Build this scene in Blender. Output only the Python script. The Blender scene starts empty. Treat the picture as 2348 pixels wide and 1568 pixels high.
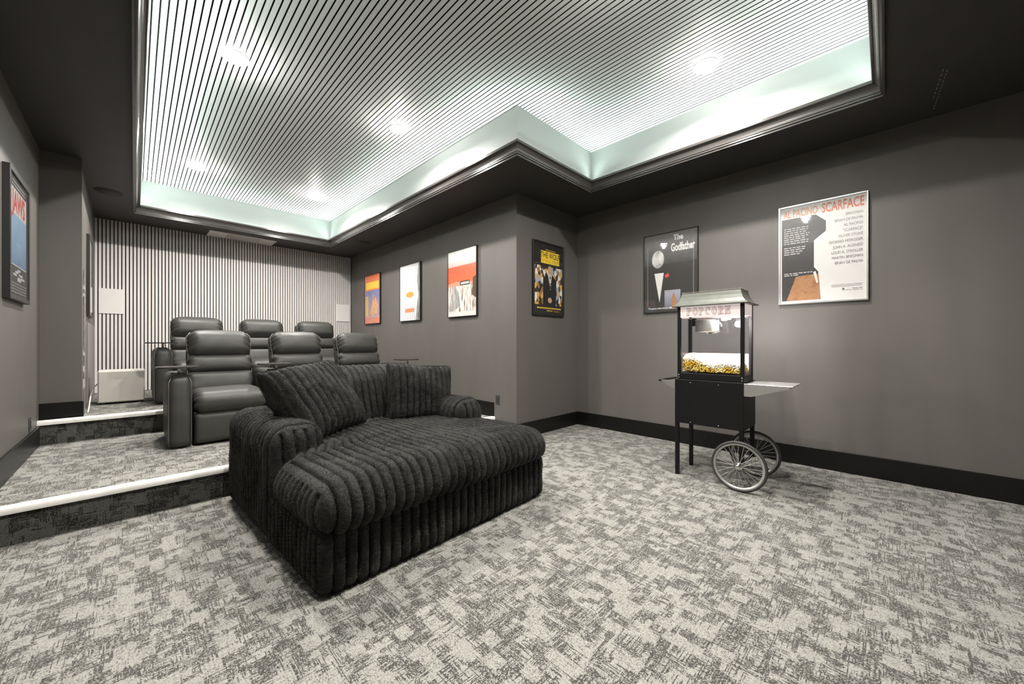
import bpy, bmesh, math, random
import numpy as np
from mathutils import Vector, Matrix, noise as mnoise
random.seed(7)
SC = bpy.context.scene
COL = SC.collection
R = math.radians
PI = math.pi

# ------------------------------------------------------------------ camera, world, lights, exposure
cam_data = bpy.data.cameras.new('camera')
cam_data.sensor_width = 36.0
cam_data.lens = 863.0 / 2348.0 * 36.0
cam_data.shift_y = 3.0 / 2348.0
cam_data.clip_start = 0.02
cam = bpy.data.objects.new('camera', cam_data)
COL.objects.link(cam)
cam.location = (0, 0, 1.13)
cam.rotation_euler = (R(90), 0, R(-45.1))
SC.camera = cam
SC.view_settings.view_transform = 'Standard'
SC.view_settings.look = 'None'
SC.view_settings.gamma = 1.0
SC.view_settings.use_curve_mapping = False
SC.view_settings.exposure = 0.0
DOWN_W = 63.0          # watts of each downlight, thrown down
SIDE_W = 10.0          # watts of each downlight, thrown sideways by its raised lens
COVE_W = 3.0          # watts per metre of cove tape
CASE_W = 34.0           # lamp inside the popcorn case
world = bpy.data.worlds.new('world')
SC.world = world
world.use_nodes = True
world.node_tree.nodes['Background'].inputs[0].default_value = (0.5, 0.52, 0.5, 1)
world.node_tree.nodes['Background'].inputs[1].default_value = 0.05
try:
    SC.cycles.max_bounces = 10
    SC.cycles.diffuse_bounces = 5
    SC.cycles.transparent_max_bounces = 12
    SC.cycles.sample_clamp_indirect = 6.0
    SC.cycles.use_denoising = True
except Exception:
    pass

# ------------------------------------------------------------------ measured room
XL, XR = 3.165, 4.392            # long poster wall, right wall
YW, YB = 3.08, 7.875             # short wall, slat wall
XLEFT = -0.61
ZC, ZT = 2.893, 3.31             # soffit, slat ceiling
YS1, YS2 = 3.47, 5.36            # step risers
Z1, Z2 = 0.215, 0.43
YP = 5.46                        # pillar front
YREAR = -1.7

# ------------------------------------------------------------------ material helpers
def nmat(name):
    m = bpy.data.materials.new(name)
    m.use_nodes = True
    nt = m.node_tree
    return m, nt, nt.nodes['Principled BSDF']

def setin(b, k, v):
    if k in b.inputs:
        b.inputs[k].default_value = v

def simple(name, col, rough=0.5, metal=0.0, spec=0.5, bump=0.0, bscale=200.0, emit=None, estr=0.0, coat=0.0, var=0.0, vscale=8.0):
    m, nt, b = nmat(name)
    setin(b, 'Base Color', (*col, 1)); setin(b, 'Roughness', rough); setin(b, 'Metallic', metal)
    setin(b, 'Specular IOR Level', spec); setin(b, 'Coat Weight', coat); setin(b, 'Coat Roughness', 0.08)
    if emit:
        setin(b, 'Emission Color', (*emit, 1)); setin(b, 'Emission Strength', estr)
    N, L = nt.nodes, nt.links
    if bump or var:
        tc = N.new('ShaderNodeTexCoord')
    if var:
        n = N.new('ShaderNodeTexNoise'); n.inputs['Scale'].default_value = vscale; n.inputs['Detail'].default_value = 4
        L.new(tc.outputs['Object'], n.inputs['Vector'])
        mr = N.new('ShaderNodeMapRange'); mr.inputs['To Min'].default_value = 1 - var; mr.inputs['To Max'].default_value = 1 + var
        L.new(n.outputs['Fac'], mr.inputs['Value'])
        mx = N.new('ShaderNodeMix'); mx.data_type = 'RGBA'; mx.blend_type = 'MULTIPLY'; mx.inputs['Factor'].default_value = 1
        mx.inputs[6].default_value = (*col, 1)
        L.new(mr.outputs['Result'], mx.inputs[7]); L.new(mx.outputs[2], b.inputs['Base Color'])
    if bump:
        n2 = N.new('ShaderNodeTexNoise'); n2.inputs['Scale'].default_value = bscale; n2.inputs['Detail'].default_value = 3
        L.new(tc.outputs['Object'], n2.inputs['Vector'])
        bp = N.new('ShaderNodeBump'); bp.inputs['Strength'].default_value = bump; bp.inputs['Distance'].default_value = 0.004
        L.new(n2.outputs['Fac'], bp.inputs['Height']); L.new(bp.outputs['Normal'], b.inputs['Normal'])
    return m

def glass(name, tint=(1, 1, 1), rough=0.02, base=0.04):
    m = bpy.data.materials.new(name); m.use_nodes = True
    nt = m.node_tree; N, L = nt.nodes, nt.links
    N.clear()
    out = N.new('ShaderNodeOutputMaterial'); mix = N.new('ShaderNodeMixShader')
    tr = N.new('ShaderNodeBsdfTransparent'); gl = N.new('ShaderNodeBsdfGlossy'); fr = N.new('ShaderNodeFresnel')
    tr.inputs['Color'].default_value = (*tint, 1)
    gl.inputs['Roughness'].default_value = rough
    fr.inputs['IOR'].default_value = 1.5
    ge = N.new('ShaderNodeNewGeometry'); sb = N.new('ShaderNodeMath'); sb.operation = 'SUBTRACT'; sb.inputs[0].default_value = 1.0
    mu = N.new('ShaderNodeMath'); mu.operation = 'MULTIPLY'      # the outer face of the slab reflects, its inner face lets the ray out
    L.new(ge.outputs['Backfacing'], sb.inputs[1]); L.new(fr.outputs[0], mu.inputs[0]); L.new(sb.outputs[0], mu.inputs[1])
    L.new(mu.outputs[0], mix.inputs[0]); L.new(tr.outputs[0], mix.inputs[1]); L.new(gl.outputs[0], mix.inputs[2])
    L.new(mix.outputs[0], out.inputs['Surface'])
    return m

def carpet(name, axes, tone=1.0):
    """woven carpet of crossed dashes; axes picks the two object axes lying in the surface"""
    m, nt, b = nmat(name)
    N, L = nt.nodes, nt.links
    setin(b, 'Roughness', 0.95); setin(b, 'Specular IOR Level', 0.12); setin(b, 'Sheen Weight', 0.15)
    tc = N.new('ShaderNodeTexCoord'); sp = N.new('ShaderNodeSeparateXYZ'); L.new(tc.outputs['Object'], sp.inputs[0])
    U, V = sp.outputs[axes[0]], sp.outputs[axes[1]]
    def math_(op, a, c=None, d=None):
        n = N.new('ShaderNodeMath'); n.operation = op
        for i, x in enumerate((a, c, d)):
            if x is None: continue
            if isinstance(x, (int, float)): n.inputs[i].default_value = x
            else: L.new(x, n.inputs[i])
        return n.outputs[0]
    def snap(x, s): return math_('MULTIPLY', math_('FLOOR', math_('DIVIDE', x, s)), s)
    def comb(x, y, z=0.0):
        n = N.new('ShaderNodeCombineXYZ'); L.new(x, n.inputs[0]); L.new(y, n.inputs[1]); n.inputs[2].default_value = z
        return n.outputs[0]
    def noise(vec, scale, detail=2.0, rough=0.5):
        n = N.new('ShaderNodeTexNoise'); n.inputs['Scale'].default_value = scale; n.inputs['Detail'].default_value = detail
        n.inputs['Roughness'].default_value = rough
        L.new(vec, n.inputs['Vector']); return n.outputs['Fac']
    def white(vec):
        n = N.new('ShaderNodeTexWhiteNoise'); n.noise_dimensions = '3D'; L.new(vec, n.inputs['Vector']); return n.outputs['Value']
    def ramp(x, a, c):
        n = N.new('ShaderNodeMapRange'); n.inputs['From Min'].default_value = a; n.inputs['From Max'].default_value = c
        n.clamp = True; L.new(x, n.inputs['Value']); return n.outputs['Result']
    TH = 0.0034                                    # width of one thread
    def cells(A, B, w, h, seed, thr):              # staggered rectangles, some of them woven dark
        row = math_('FLOOR', math_('DIVIDE', B, h))
        a = math_('ADD', A, math_('MULTIPLY', white(comb(row, row, seed)), 3.0))
        c = white(comb(math_('FLOOR', math_('DIVIDE', a, w)), row, seed + 0.5))
        return math_('GREATER_THAN', c, thr)
    def lines(A, B, seed, thr):                    # long broken single threads running along A
        n = noise(comb(math_('MULTIPLY', A, 8.0), math_('MULTIPLY', math_('FLOOR', math_('DIVIDE', B, TH)), 3.37), seed), 1.0, 1.0)
        g = noise(comb(A, B, seed + 4.0), 11.0, 1.0)
        return ramp(math_('ADD', n, math_('MULTIPLY', math_('SUBTRACT', g, 0.5), 0.7)), thr, thr + 0.06)
    def mx2(a, c): return math_('MAXIMUM', a, c)
    p = math_('MULTIPLY', cells(U, V, 0.046, 0.021, 1.3, 0.84), 0.56)
    p = mx2(p, math_('MULTIPLY', cells(V, U, 0.054, 0.020, 7.7, 0.86), 0.52))
    p = mx2(p, math_('MULTIPLY', cells(U, V, 0.036, 0.036, 3.1, 0.90), 0.66))
    p = mx2(p, math_('MULTIPLY', cells(U, V, 0.11, 0.075, 12.9, 0.80), 0.20))
    p = mx2(p, math_('MULTIPLY', lines(U, V, 2.0, 0.54), 0.80))
    p = mx2(p, math_('MULTIPLY', lines(V, U, 9.0, 0.545), 0.80))
    p = math_('ADD', math_('MULTIPLY', p, math_('SUBTRACT', 1.0, math_('MULTIPLY', cells(V, U, 0.07, 0.055, 21.7, 0.78), 0.75))), 0.05)
    wn0 = white(comb(math_('FLOOR', math_('DIVIDE', U, TH)), math_('FLOOR', math_('DIVIDE', V, TH)), 0.3))
    k = ramp(math_('SUBTRACT', wn0, p), -0.30, 0.22)
    cr = N.new('ShaderNodeValToRGB'); L.new(k, cr.inputs[0])
    e = cr.color_ramp.elements
    e[0].position = 0.0; e[0].color = (0.050 * tone, 0.049 * tone, 0.043 * tone, 1)
    e[1].position = 1.0; e[1].color = (0.285 * tone, 0.281 * tone, 0.255 * tone, 1)
    x = cr.color_ramp.elements.new(0.5); x.color = (0.155 * tone, 0.152 * tone, 0.136 * tone, 1)
    # loop pile speckle
    wn = white(comb(snap(U, 0.0034), snap(V, 0.0034)))
    mr = N.new('ShaderNodeMapRange'); mr.inputs['To Min'].default_value = 0.78; mr.inputs['To Max'].default_value = 1.14
    L.new(wn, mr.inputs['Value'])
    mx = N.new('ShaderNodeMix'); mx.data_type = 'RGBA'; mx.blend_type = 'MULTIPLY'; mx.inputs['Factor'].default_value = 1
    L.new(cr.outputs[0], mx.inputs[6]); L.new(mr.outputs['Result'], mx.inputs[7])
    L.new(mx.outputs[2], b.inputs['Base Color'])
    bp = N.new('ShaderNodeBump'); bp.inputs['Strength'].default_value = 0.35; bp.inputs['Distance'].default_value = 0.003
    L.new(wn, bp.inputs['Height']); L.new(bp.outputs['Normal'], b.inputs['Normal'])
    return m

def fur(name):
    m, nt, b = nmat(name)
    N, L = nt.nodes, nt.links
    setin(b, 'Roughness', 0.55); setin(b, 'Specular IOR Level', 0.28)
    setin(b, 'Sheen Weight', 0.10); setin(b, 'Sheen Roughness', 0.35); setin(b, 'Sheen Tint', (0.85, 0.84, 0.78, 1))
    tc = N.new('ShaderNodeTexCoord')
    n1 = N.new('ShaderNodeTexNoise'); n1.inputs['Scale'].default_value = 9; n1.inputs['Detail'].default_value = 6; n1.inputs['Roughness'].default_value = 0.7
    n2 = N.new('ShaderNodeTexNoise'); n2.inputs['Scale'].default_value = 190; n2.inputs['Detail'].default_value = 3; n2.inputs['Roughness'].default_value = 0.7
    n3 = N.new('ShaderNodeTexNoise'); n3.inputs['Scale'].default_value = 34; n3.inputs['Detail'].default_value = 3
    for n in (n1, n2, n3): L.new(tc.outputs['Object'], n.inputs['Vector'])
    cr = N.new('ShaderNodeValToRGB'); L.new(n1.outputs['Fac'], cr.inputs[0])
    e = cr.color_ramp.elements
    e[0].position = 0.34; e[0].color = (0.002, 0.002, 0.0018, 1)
    e[1].position = 0.70; e[1].color = (0.024, 0.0235, 0.021, 1)
    mr = N.new('ShaderNodeMapRange'); mr.inputs['From Min'].default_value = 0.3; mr.inputs['From Max'].default_value = 0.7
    mr.inputs['To Min'].default_value = 0.25; mr.inputs['To Max'].default_value = 1.75
    L.new(n2.outputs['Fac'], mr.inputs['Value'])
    mx = N.new('ShaderNodeMix'); mx.data_type = 'RGBA'; mx.blend_type = 'MULTIPLY'; mx.inputs['Factor'].default_value = 1
    L.new(cr.outputs[0], mx.inputs[6]); L.new(mr.outputs['Result'], mx.inputs[7]); L.new(mx.outputs[2], b.inputs['Base Color'])
    bp0 = N.new('ShaderNodeBump'); bp0.inputs['Strength'].default_value = 0.5; bp0.inputs['Distance'].default_value = 0.02
    L.new(n3.outputs['Fac'], bp0.inputs['Height'])
    bp = N.new('ShaderNodeBump'); bp.inputs['Strength'].default_value = 0.85; bp.inputs['Distance'].default_value = 0.006
    L.new(n2.outputs['Fac'], bp.inputs['Height']); L.new(bp0.outputs['Normal'], bp.inputs['Normal']); L.new(bp.outputs['Normal'], b.inputs['Normal'])
    return m

def leather(name):
    m, nt, b = nmat(name)
    N, L = nt.nodes, nt.links
    setin(b, 'Base Color', (0.036, 0.035, 0.031, 1)); setin(b, 'Roughness', 0.42); setin(b, 'Specular IOR Level', 0.42)
    tc = N.new('ShaderNodeTexCoord')
    v = N.new('ShaderNodeTexVoronoi'); v.inputs['Scale'].default_value = 220
    n = N.new('ShaderNodeTexNoise'); n.inputs['Scale'].default_value = 9; n.inputs['Detail'].default_value = 4
    for q in (v, n): L.new(tc.outputs['Object'], q.inputs['Vector'])
    mr = N.new('ShaderNodeMapRange'); mr.inputs['To Min'].default_value = 0.42; mr.inputs['To Max'].default_value = 0.60
    L.new(n.outputs['Fac'], mr.inputs['Value']); L.new(mr.outputs['Result'], b.inputs['Roughness'])
    bp = N.new('ShaderNodeBump'); bp.inputs['Strength'].default_value = 0.12; bp.inputs['Distance'].default_value = 0.002
    L.new(v.outputs['Distance'], bp.inputs['Height'])
    bp2 = N.new('ShaderNodeBump'); bp2.inputs['Strength'].default_value = 0.15; bp2.inputs['Distance'].default_value = 0.01
    L.new(n.outputs['Fac'], bp2.inputs['Height']); L.new(bp.outputs['Normal'], bp2.inputs['Normal'])
    L.new(bp2.outputs['Normal'], b.inputs['Normal'])
    return m

def slatwood(name, col, var):
    m, nt, b = nmat(name)
    N, L = nt.nodes, nt.links
    setin(b, 'Roughness', 0.5); setin(b, 'Specular IOR Level', 0.4)
    tc = N.new('ShaderNodeTexCoord'); oi = N.new('ShaderNodeObjectInfo')
    mp = N.new('ShaderNodeMapping'); mp.inputs['Scale'].default_value = (40, 40, 3) if name.endswith('wall') else (40, 3, 40)
    L.new(tc.outputs['Object'], mp.inputs['Vector'])
    n = N.new('ShaderNodeTexNoise'); n.noise_dimensions = '4D'; n.inputs['Scale'].default_value = 1; n.inputs['Detail'].default_value = 4
    L.new(mp.outputs[0], n.inputs['Vector'])
    mu = N.new('ShaderNodeMath'); mu.operation = 'MULTIPLY'; mu.inputs[1].default_value = 37; L.new(oi.outputs['Random'], mu.inputs[0])
    L.new(mu.outputs[0], n.inputs['W'])
    mr = N.new('ShaderNodeMapRange'); mr.inputs['To Min'].default_value = 1 - var; mr.inputs['To Max'].default_value = 1 + var * 0.6
    L.new(n.outputs['Fac'], mr.inputs['Value'])
    mx = N.new('ShaderNodeMix'); mx.data_type = 'RGBA'; mx.blend_type = 'MULTIPLY'; mx.inputs['Factor'].default_value = 1
    mx.inputs[6].default_value = (*col, 1)
    L.new(mr.outputs['Result'], mx.inputs[7]); L.new(mx.outputs[2], b.inputs['Base Color'])
    return m

def paint(name, col, rough):
    """rolled wall paint with faint brushed streaks and roller stipple"""
    m, nt, b = nmat(name)
    N, L = nt.nodes, nt.links
    setin(b, 'Roughness', rough); setin(b, 'Specular IOR Level', 0.45)
    tc = N.new('ShaderNodeTexCoord')
    mp = N.new('ShaderNodeMapping'); mp.inputs['Scale'].default_value = (3, 3, 0.7); L.new(tc.outputs['Object'], mp.inputs['Vector'])
    n = N.new('ShaderNodeTexNoise'); n.inputs['Scale'].default_value = 1.6; n.inputs['Detail'].default_value = 5; L.new(mp.outputs[0], n.inputs['Vector'])
    mr = N.new('ShaderNodeMapRange'); mr.inputs['To Min'].default_value = 0.86; mr.inputs['To Max'].default_value = 1.14
    L.new(n.outputs['Fac'], mr.inputs['Value'])
    mx = N.new('ShaderNodeMix'); mx.data_type = 'RGBA'; mx.blend_type = 'MULTIPLY'; mx.inputs['Factor'].default_value = 1
    mx.inputs[6].default_value = (*col, 1); L.new(mr.outputs['Result'], mx.inputs[7]); L.new(mx.outputs[2], b.inputs['Base Color'])
    n2 = N.new('ShaderNodeTexNoise'); n2.inputs['Scale'].default_value = 260; L.new(tc.outputs['Object'], n2.inputs['Vector'])
    bp = N.new('ShaderNodeBump'); bp.inputs['Strength'].default_value = 0.12; bp.inputs['Distance'].default_value = 0.002
    L.new(n2.outputs['Fac'], bp.inputs['Height']); L.new(bp.outputs['Normal'], b.inputs['Normal'])
    return m

def speckle(name, cols, scale, rough=0.4, kind='voronoi', span=(0.3, 0.7)):
    """printed patchwork of a few flat colours"""
    m, nt, b = nmat(name)
    N, L = nt.nodes, nt.links
    setin(b, 'Roughness', rough)
    tc = N.new('ShaderNodeTexCoord')
    mp = N.new('ShaderNodeMapping'); mp.inputs['Scale'].default_value = scale; L.new(tc.outputs['Object'], mp.inputs['Vector'])
    if kind == 'voronoi':
        v = N.new('ShaderNodeTexVoronoi'); v.inputs['Scale'].default_value = 1; L.new(mp.outputs[0], v.inputs['Vector'])
        s = N.new('ShaderNodeSeparateColor'); L.new(v.outputs['Color'], s.inputs[0]); f = s.outputs[0]
    else:
        v = N.new('ShaderNodeTexNoise'); v.inputs['Scale'].default_value = 1; v.inputs['Detail'].default_value = 3; L.new(mp.outputs[0], v.inputs['Vector'])
        f = v.outputs['Fac']
    cr = N.new('ShaderNodeValToRGB'); L.new(f, cr.inputs[0])
    cr.color_ramp.interpolation = 'CONSTANT' if kind == 'voronoi' else 'LINEAR'
    e = cr.color_ramp.elements
    lo, hi = (0, 1) if kind == 'voronoi' else span
    for i, c in enumerate(cols):
        p = lo + (hi - lo) * i / (len(cols) if kind == 'voronoi' else max(1, len(cols) - 1))
        if i == 0: e[0].position = p; e[0].color = (*c, 1)
        elif i == 1: e[1].position = p; e[1].color = (*c, 1)
        else: q = e.new(p); q.color = (*c, 1)
    L.new(cr.outputs[0], b.inputs['Base Color'])
    return m

def fade(name, c0, c1, z0, z1, axis=2):
    """printed two-colour blend along one axis of the sheet"""
    m, nt, b = nmat(name)
    N, L = nt.nodes, nt.links
    setin(b, 'Roughness', 0.4)
    tc = N.new('ShaderNodeTexCoord'); sp = N.new('ShaderNodeSeparateXYZ'); L.new(tc.outputs['Object'], sp.inputs[0])
    mr = N.new('ShaderNodeMapRange'); mr.inputs['From Min'].default_value = z0; mr.inputs['From Max'].default_value = z1
    L.new(sp.outputs[axis], mr.inputs['Value'])
    n = N.new('ShaderNodeTexNoise'); n.inputs['Scale'].default_value = 12; n.inputs['Detail'].default_value = 4; L.new(tc.outputs['Object'], n.inputs['Vector'])
    ad = N.new('ShaderNodeMath'); ad.operation = 'MULTIPLY_ADD'; ad.inputs[1].default_value = 0.5; L.new(n.outputs['Fac'], ad.inputs[0])
    sb = N.new('ShaderNodeMath'); sb.operation = 'SUBTRACT'; sb.inputs[1].default_value = 0.25; L.new(mr.outputs['Result'], sb.inputs[0])
    L.new(sb.outputs[0], ad.inputs[2])
    mx = N.new('ShaderNodeMix'); mx.data_type = 'RGBA'; mx.inputs[6].default_value = (*c0, 1); mx.inputs[7].default_value = (*c1, 1)
    L.new(ad.outputs[0], mx.inputs[0]); L.new(mx.outputs[2], b.inputs['Base Color'])
    return m

M = {}
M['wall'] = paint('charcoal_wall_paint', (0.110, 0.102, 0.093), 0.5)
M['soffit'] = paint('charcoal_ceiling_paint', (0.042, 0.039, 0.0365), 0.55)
M['black_gloss'] = simple('black_gloss_trim_paint', (0.006, 0.0058, 0.0055), 0.35, spec=0.3, var=0.25, bump=0.05)
M['mould'] = simple('satin_black_moulding_paint', (0.06, 0.056, 0.053), 0.2, spec=0.6, var=0.1)
M['traywhite'] = simple('white_tray_paint', (0.43, 0.465, 0.445), 0.45, bump=0.04, var=0.03, vscale=2)
M['felt'] = simple('black_felt_backing', (0.006, 0.006, 0.006), 0.95, bump=0.2)
M['slat_wall'] = slatwood('white_slat_wall', (0.72, 0.69, 0.67), 0.14)
M['slat_ceil'] = slatwood('white_slat_ceiling', (0.79, 0.82, 0.80), 0.12)
M['carpet'] = carpet('woven_carpet', (0, 1))
M['carpet_riser'] = carpet('darker_woven_carpet', (0, 2), 0.34)  # same weave with every colour scaled darker, for the riser faces
M['nosing'] = simple('pale_nosing_strip', (0.80, 0.78, 0.74), 0.4, var=0.12, vscale=30)
M['fur'] = fur('black_ribbed_faux_fur')
M['leather'] = leather('black_leather')
M['hair'] = speckle('black_fur_fibre', [(0.0012, 0.0012, 0.0011), (0.003, 0.003, 0.0027), (0.010, 0.0098, 0.0088), (0.060, 0.0585, 0.053)], (13, 13, 10), 0.45, 'noise', (0.38, 0.66))
setin(M['hair'].node_tree.nodes['Principled BSDF'], 'Specular IOR Level', 0.25)
M['leather_pipe'] = simple('grey_piping', (0.075, 0.072, 0.066), 0.45)
M['tray'] = simple('dark_wood_tray', (0.03, 0.028, 0.026), 0.3, var=0.3, vscale=25)
M['steel'] = simple('brushed_steel', (0.58, 0.57, 0.55), 0.36, metal=0.9, bump=0.05, bscale=400)
M['chrome'] = simple('chrome', (0.75, 0.75, 0.75), 0.15, metal=1.0, var=0.05)
M['black_metal'] = simple('black_powder_coated_metal', (0.005, 0.005, 0.0055), 0.45, spec=0.25, bump=0.05, var=0.2)
M['black_frame'] = simple('black_picture_frame', (0.015, 0.014, 0.013), 0.4, var=0.15)
M['silver_frame'] = simple('silver_picture_frame', (0.66, 0.65, 0.63), 0.3, metal=0.9, var=0.05)
M['rubber'] = simple('grey_black_rubber', (0.035, 0.034, 0.032), 0.6, bump=0.1)
M['rim'] = simple('pale_metal_rim', (0.46, 0.45, 0.42), 0.35, metal=0.6, var=0.1)
M['pane'] = glass('clear_glazing')
M['casepane'] = glass('clear_case_glass', (0.97, 0.97, 0.99))
M['plastic_white'] = simple('warm_white_plastic', (0.74, 0.72, 0.69), 0.5, var=0.04)
M['cream'] = simple('cream_lacquer', (0.52, 0.50, 0.455), 0.45, var=0.06, vscale=4, bump=0.03)
M['vent'] = simple('pale_grey_enamel', (0.60, 0.585, 0.56), 0.45, var=0.06)
M['dark_slot'] = simple('dark_slot', (0.02, 0.02, 0.02), 0.8, var=0.2)
M['plate'] = simple('charcoal_plastic_plate', (0.05, 0.048, 0.045), 0.4, var=0.1)
M['spk_grille'] = simple('dark_speaker_grille', (0.045, 0.042, 0.04), 0.7, bump=0.6, bscale=700)
M['chips'] = speckle('chipped_paint', [(0.16, 0.15, 0.135), (0.20, 0.185, 0.165), (0.13, 0.12, 0.11), (0.55, 0.52, 0.48), (0.17, 0.16, 0.145)], (40, 40, 26), 0.5)
M['door'] = simple('taupe_board', (0.20, 0.18, 0.163), 0.5, var=0.1, vscale=12)
M['lamp'] = simple('frosted_lamp_lens', (0.9, 0.9, 0.9), 0.5, emit=(1.0, 0.98, 0.95), estr=0.85)
M['halo'] = simple('glowing_diffuser_edge', (0.9, 0.9, 0.9), 0.5, emit=(1.0, 0.985, 0.96), estr=100.0)
M['lamp_ring'] = simple('white_lamp_ring', (0.85, 0.85, 0.84), 0.4, var=0.02)
M['cove'] = simple('cove_light_tape', (0.9, 0.95, 0.95), 0.5, emit=(0.86, 1.0, 0.97), estr=1.5)
M['sign'] = simple('backlit_sign_panel', (0.42, 0.34, 0.32), 0.35, emit=(1.0, 0.86, 0.83), estr=0.5)
M['sign_red'] = simple('faded_maroon_outline', (0.12, 0.06, 0.055), 0.4, emit=(0.45, 0.27, 0.25), estr=0.22)
M['sign_white'] = simple('pale_lettering', (0.42, 0.33, 0.31), 0.4, emit=(1, 0.84, 0.80), estr=0.45)
M['roof'] = simple('greenish_grey_metal_roof', (0.11, 0.115, 0.098), 0.45, metal=0.3, var=0.25, vscale=14, bump=0.2, bscale=60)
M['crest'] = simple('pale_brass_crest', (0.24, 0.225, 0.195), 0.4, metal=0.4, var=0.1)
M['popcorn'] = speckle('popcorn', [(0.82, 0.56, 0.05), (0.84, 0.64, 0.14), (0.74, 0.45, 0.02), (0.85, 0.74, 0.36)], (42, 42, 42), 0.7)
M['popcorn_w'] = speckle('pale_popcorn', [(0.95, 0.93, 0.86), (0.97, 0.90, 0.66), (0.93, 0.92, 0.9)], (42, 42, 42), 0.7)
M['case_cream'] = simple('cream_case_liner', (0.78, 0.67, 0.47), 0.5, var=0.04)
M['led'] = simple('case_lamp', (1, 1, 1), 0.4, emit=(1, 0.98, 0.95), estr=6.0)

# ------------------------------------------------------------------ object helpers
def link(name, me, mat=None, parent=None, loc=None):
    o = bpy.data.objects.new(name, me)
    COL.objects.link(o)
    if mat is not None and me is not None and len(me.materials) == 0:
        for q in (mat if isinstance(mat, (list, tuple)) else [mat]):
            me.materials.append(q)
    if parent is not None: o.parent = parent
    if loc is not None: o.location = loc
    return o

def empty(name, loc=(0, 0, 0), rz=0.0):
    o = bpy.data.objects.new(name, None)
    o.empty_display_size = 0.1
    COL.objects.link(o); o.location = loc; o.rotation_euler = (0, 0, rz)
    return o

def tag(o, label=None, cat=None, group=None, kind=None):
    if label: o['label'] = label
    if cat: o['category'] = cat
    if group: o['group'] = group
    if kind: o['kind'] = kind
    return o

class MB:
    """gathers simple solids and links them as one mesh object"""
    def __init__(self): self.bm = bmesh.new(); self.mi = 0
    def _tag(self, faces):
        for f in faces: f.material_index = self.mi
    def box(self, a, b, bev=0.0, seg=2, mat=None):
        a, b = Vector(a), Vector(b)
        t = bmesh.new()
        bmesh.ops.create_cube(t, size=1.0)
        for v in t.verts:
            v.co = Vector(((a.x + b.x) / 2 + v.co.x * (b.x - a.x), (a.y + b.y) / 2 + v.co.y * (b.y - a.y), (a.z + b.z) / 2 + v.co.z * (b.z - a.z)))
        if bev > 0:
            bmesh.ops.bevel(t, geom=t.edges[:], offset=bev, segments=seg, profile=0.5, affect='EDGES')
        if mat is not None: bmesh.ops.transform(t, matrix=mat, verts=t.verts[:])
        return self._merge(t)
    def _merge(self, t):
        t.verts.index_update()
        vs = [self.bm.verts.new(v.co) for v in t.verts]
        for f in t.faces:
            try:
                g = self.bm.faces.new([vs[v.index] for v in f.verts]); g.material_index = self.mi; g.smooth = f.smooth
            except ValueError: pass
        t.free(); return self
    def poly(self, pts):
        vs = [self.bm.verts.new(p) for p in pts]
        f = self.bm.faces.new(vs); f.material_index = self.mi
        return self
    def prism(self, pts, d, smooth=False):
        """polygon pts extruded by vector d"""
        d = Vector(d)
        a = [self.bm.verts.new(p) for p in pts]; b = [self.bm.verts.new(Vector(p) + d) for p in pts]
        n = len(pts)
        fs = [self.bm.faces.new(a[::-1]), self.bm.faces.new(b)]
        for i in range(n):
            f = self.bm.faces.new((a[i], a[(i + 1) % n], b[(i + 1) % n], b[i])); f.smooth = smooth; fs.append(f)
        self._tag(fs); return self
    def tube(self, pts, r, n=8, closed=False, caps=True):
        pts = [Vector(p) for p in pts]; rings = []
        k = len(pts)
        up = None
        for i, p in enumerate(pts):
            if closed: d = pts[(i + 1) % k] - pts[i - 1]
            else: d = pts[min(i + 1, k - 1)] - pts[max(i - 1, 0)]
            d.normalize()
            if up is None:
                up = Vector((0, 0, 1)) if abs(d.z) < 0.9 else Vector((1, 0, 0))
            s = d.cross(up)
            if s.length < 1e-6: s = d.cross(Vector((1, 0, 0)))
            s.normalize(); up = s.cross(d).normalized()
            rr = r[i] if isinstance(r, (list, tuple)) else r
            rings.append([self.bm.verts.new(p + s * math.cos(2 * PI * j / n) * rr + up * math.sin(2 * PI * j / n) * rr) for j in range(n)])
        fs = []
        for i in range(k if closed else k - 1):
            A, B = rings[i], rings[(i + 1) % k]
            for j in range(n):
                f = self.bm.faces.new((A[j], A[(j + 1) % n], B[(j + 1) % n], B[j])); f.smooth = True; fs.append(f)
        if caps and not closed:
            fs.append(self.bm.faces.new(rings[0][::-1])); fs.append(self.bm.faces.new(rings[-1]))
        self._tag(fs); return self
    def lathe(self, prof, axis_o, axis_d, n=32, smooth=True):
        """profile [(r, h)] turned about axis through axis_o along axis_d"""
        o, d = Vector(axis_o), Vector(axis_d).normalized()
        s = d.orthogonal().normalized(); t = d.cross(s)
        rings = []
        for r, h in prof:
            if r < 1e-6: rings.append([self.bm.verts.new(o + d * h)])
            else: rings.append([self.bm.verts.new(o + d * h + s * math.cos(2 * PI * j / n) * r + t * math.sin(2 * PI * j / n) * r) for j in range(n)])
        fs = []
        for A, B in zip(rings[:-1], rings[1:]):
            for j in range(n):
                q = [A[j % len(A)], A[(j + 1) % len(A)], B[(j + 1) % len(B)], B[j % len(B)]]
                u = []
                for v in q:
                    if v not in u: u.append(v)
                if len(u) >= 3:
                    f = self.bm.faces.new(u); f.smooth = smooth; fs.append(f)
        self._tag(fs); return self
    def mesh(self, name, recalc=True):
        if recalc: bmesh.ops.recalc_face_normals(self.bm, faces=self.bm.faces[:])
        me = bpy.data.meshes.new(name); self.bm.to_mesh(me); self.bm.free(); return me
    def build(self, name, mat, parent=None, loc=None):
        return link(name, self.mesh(name), mat, parent, loc)

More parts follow.
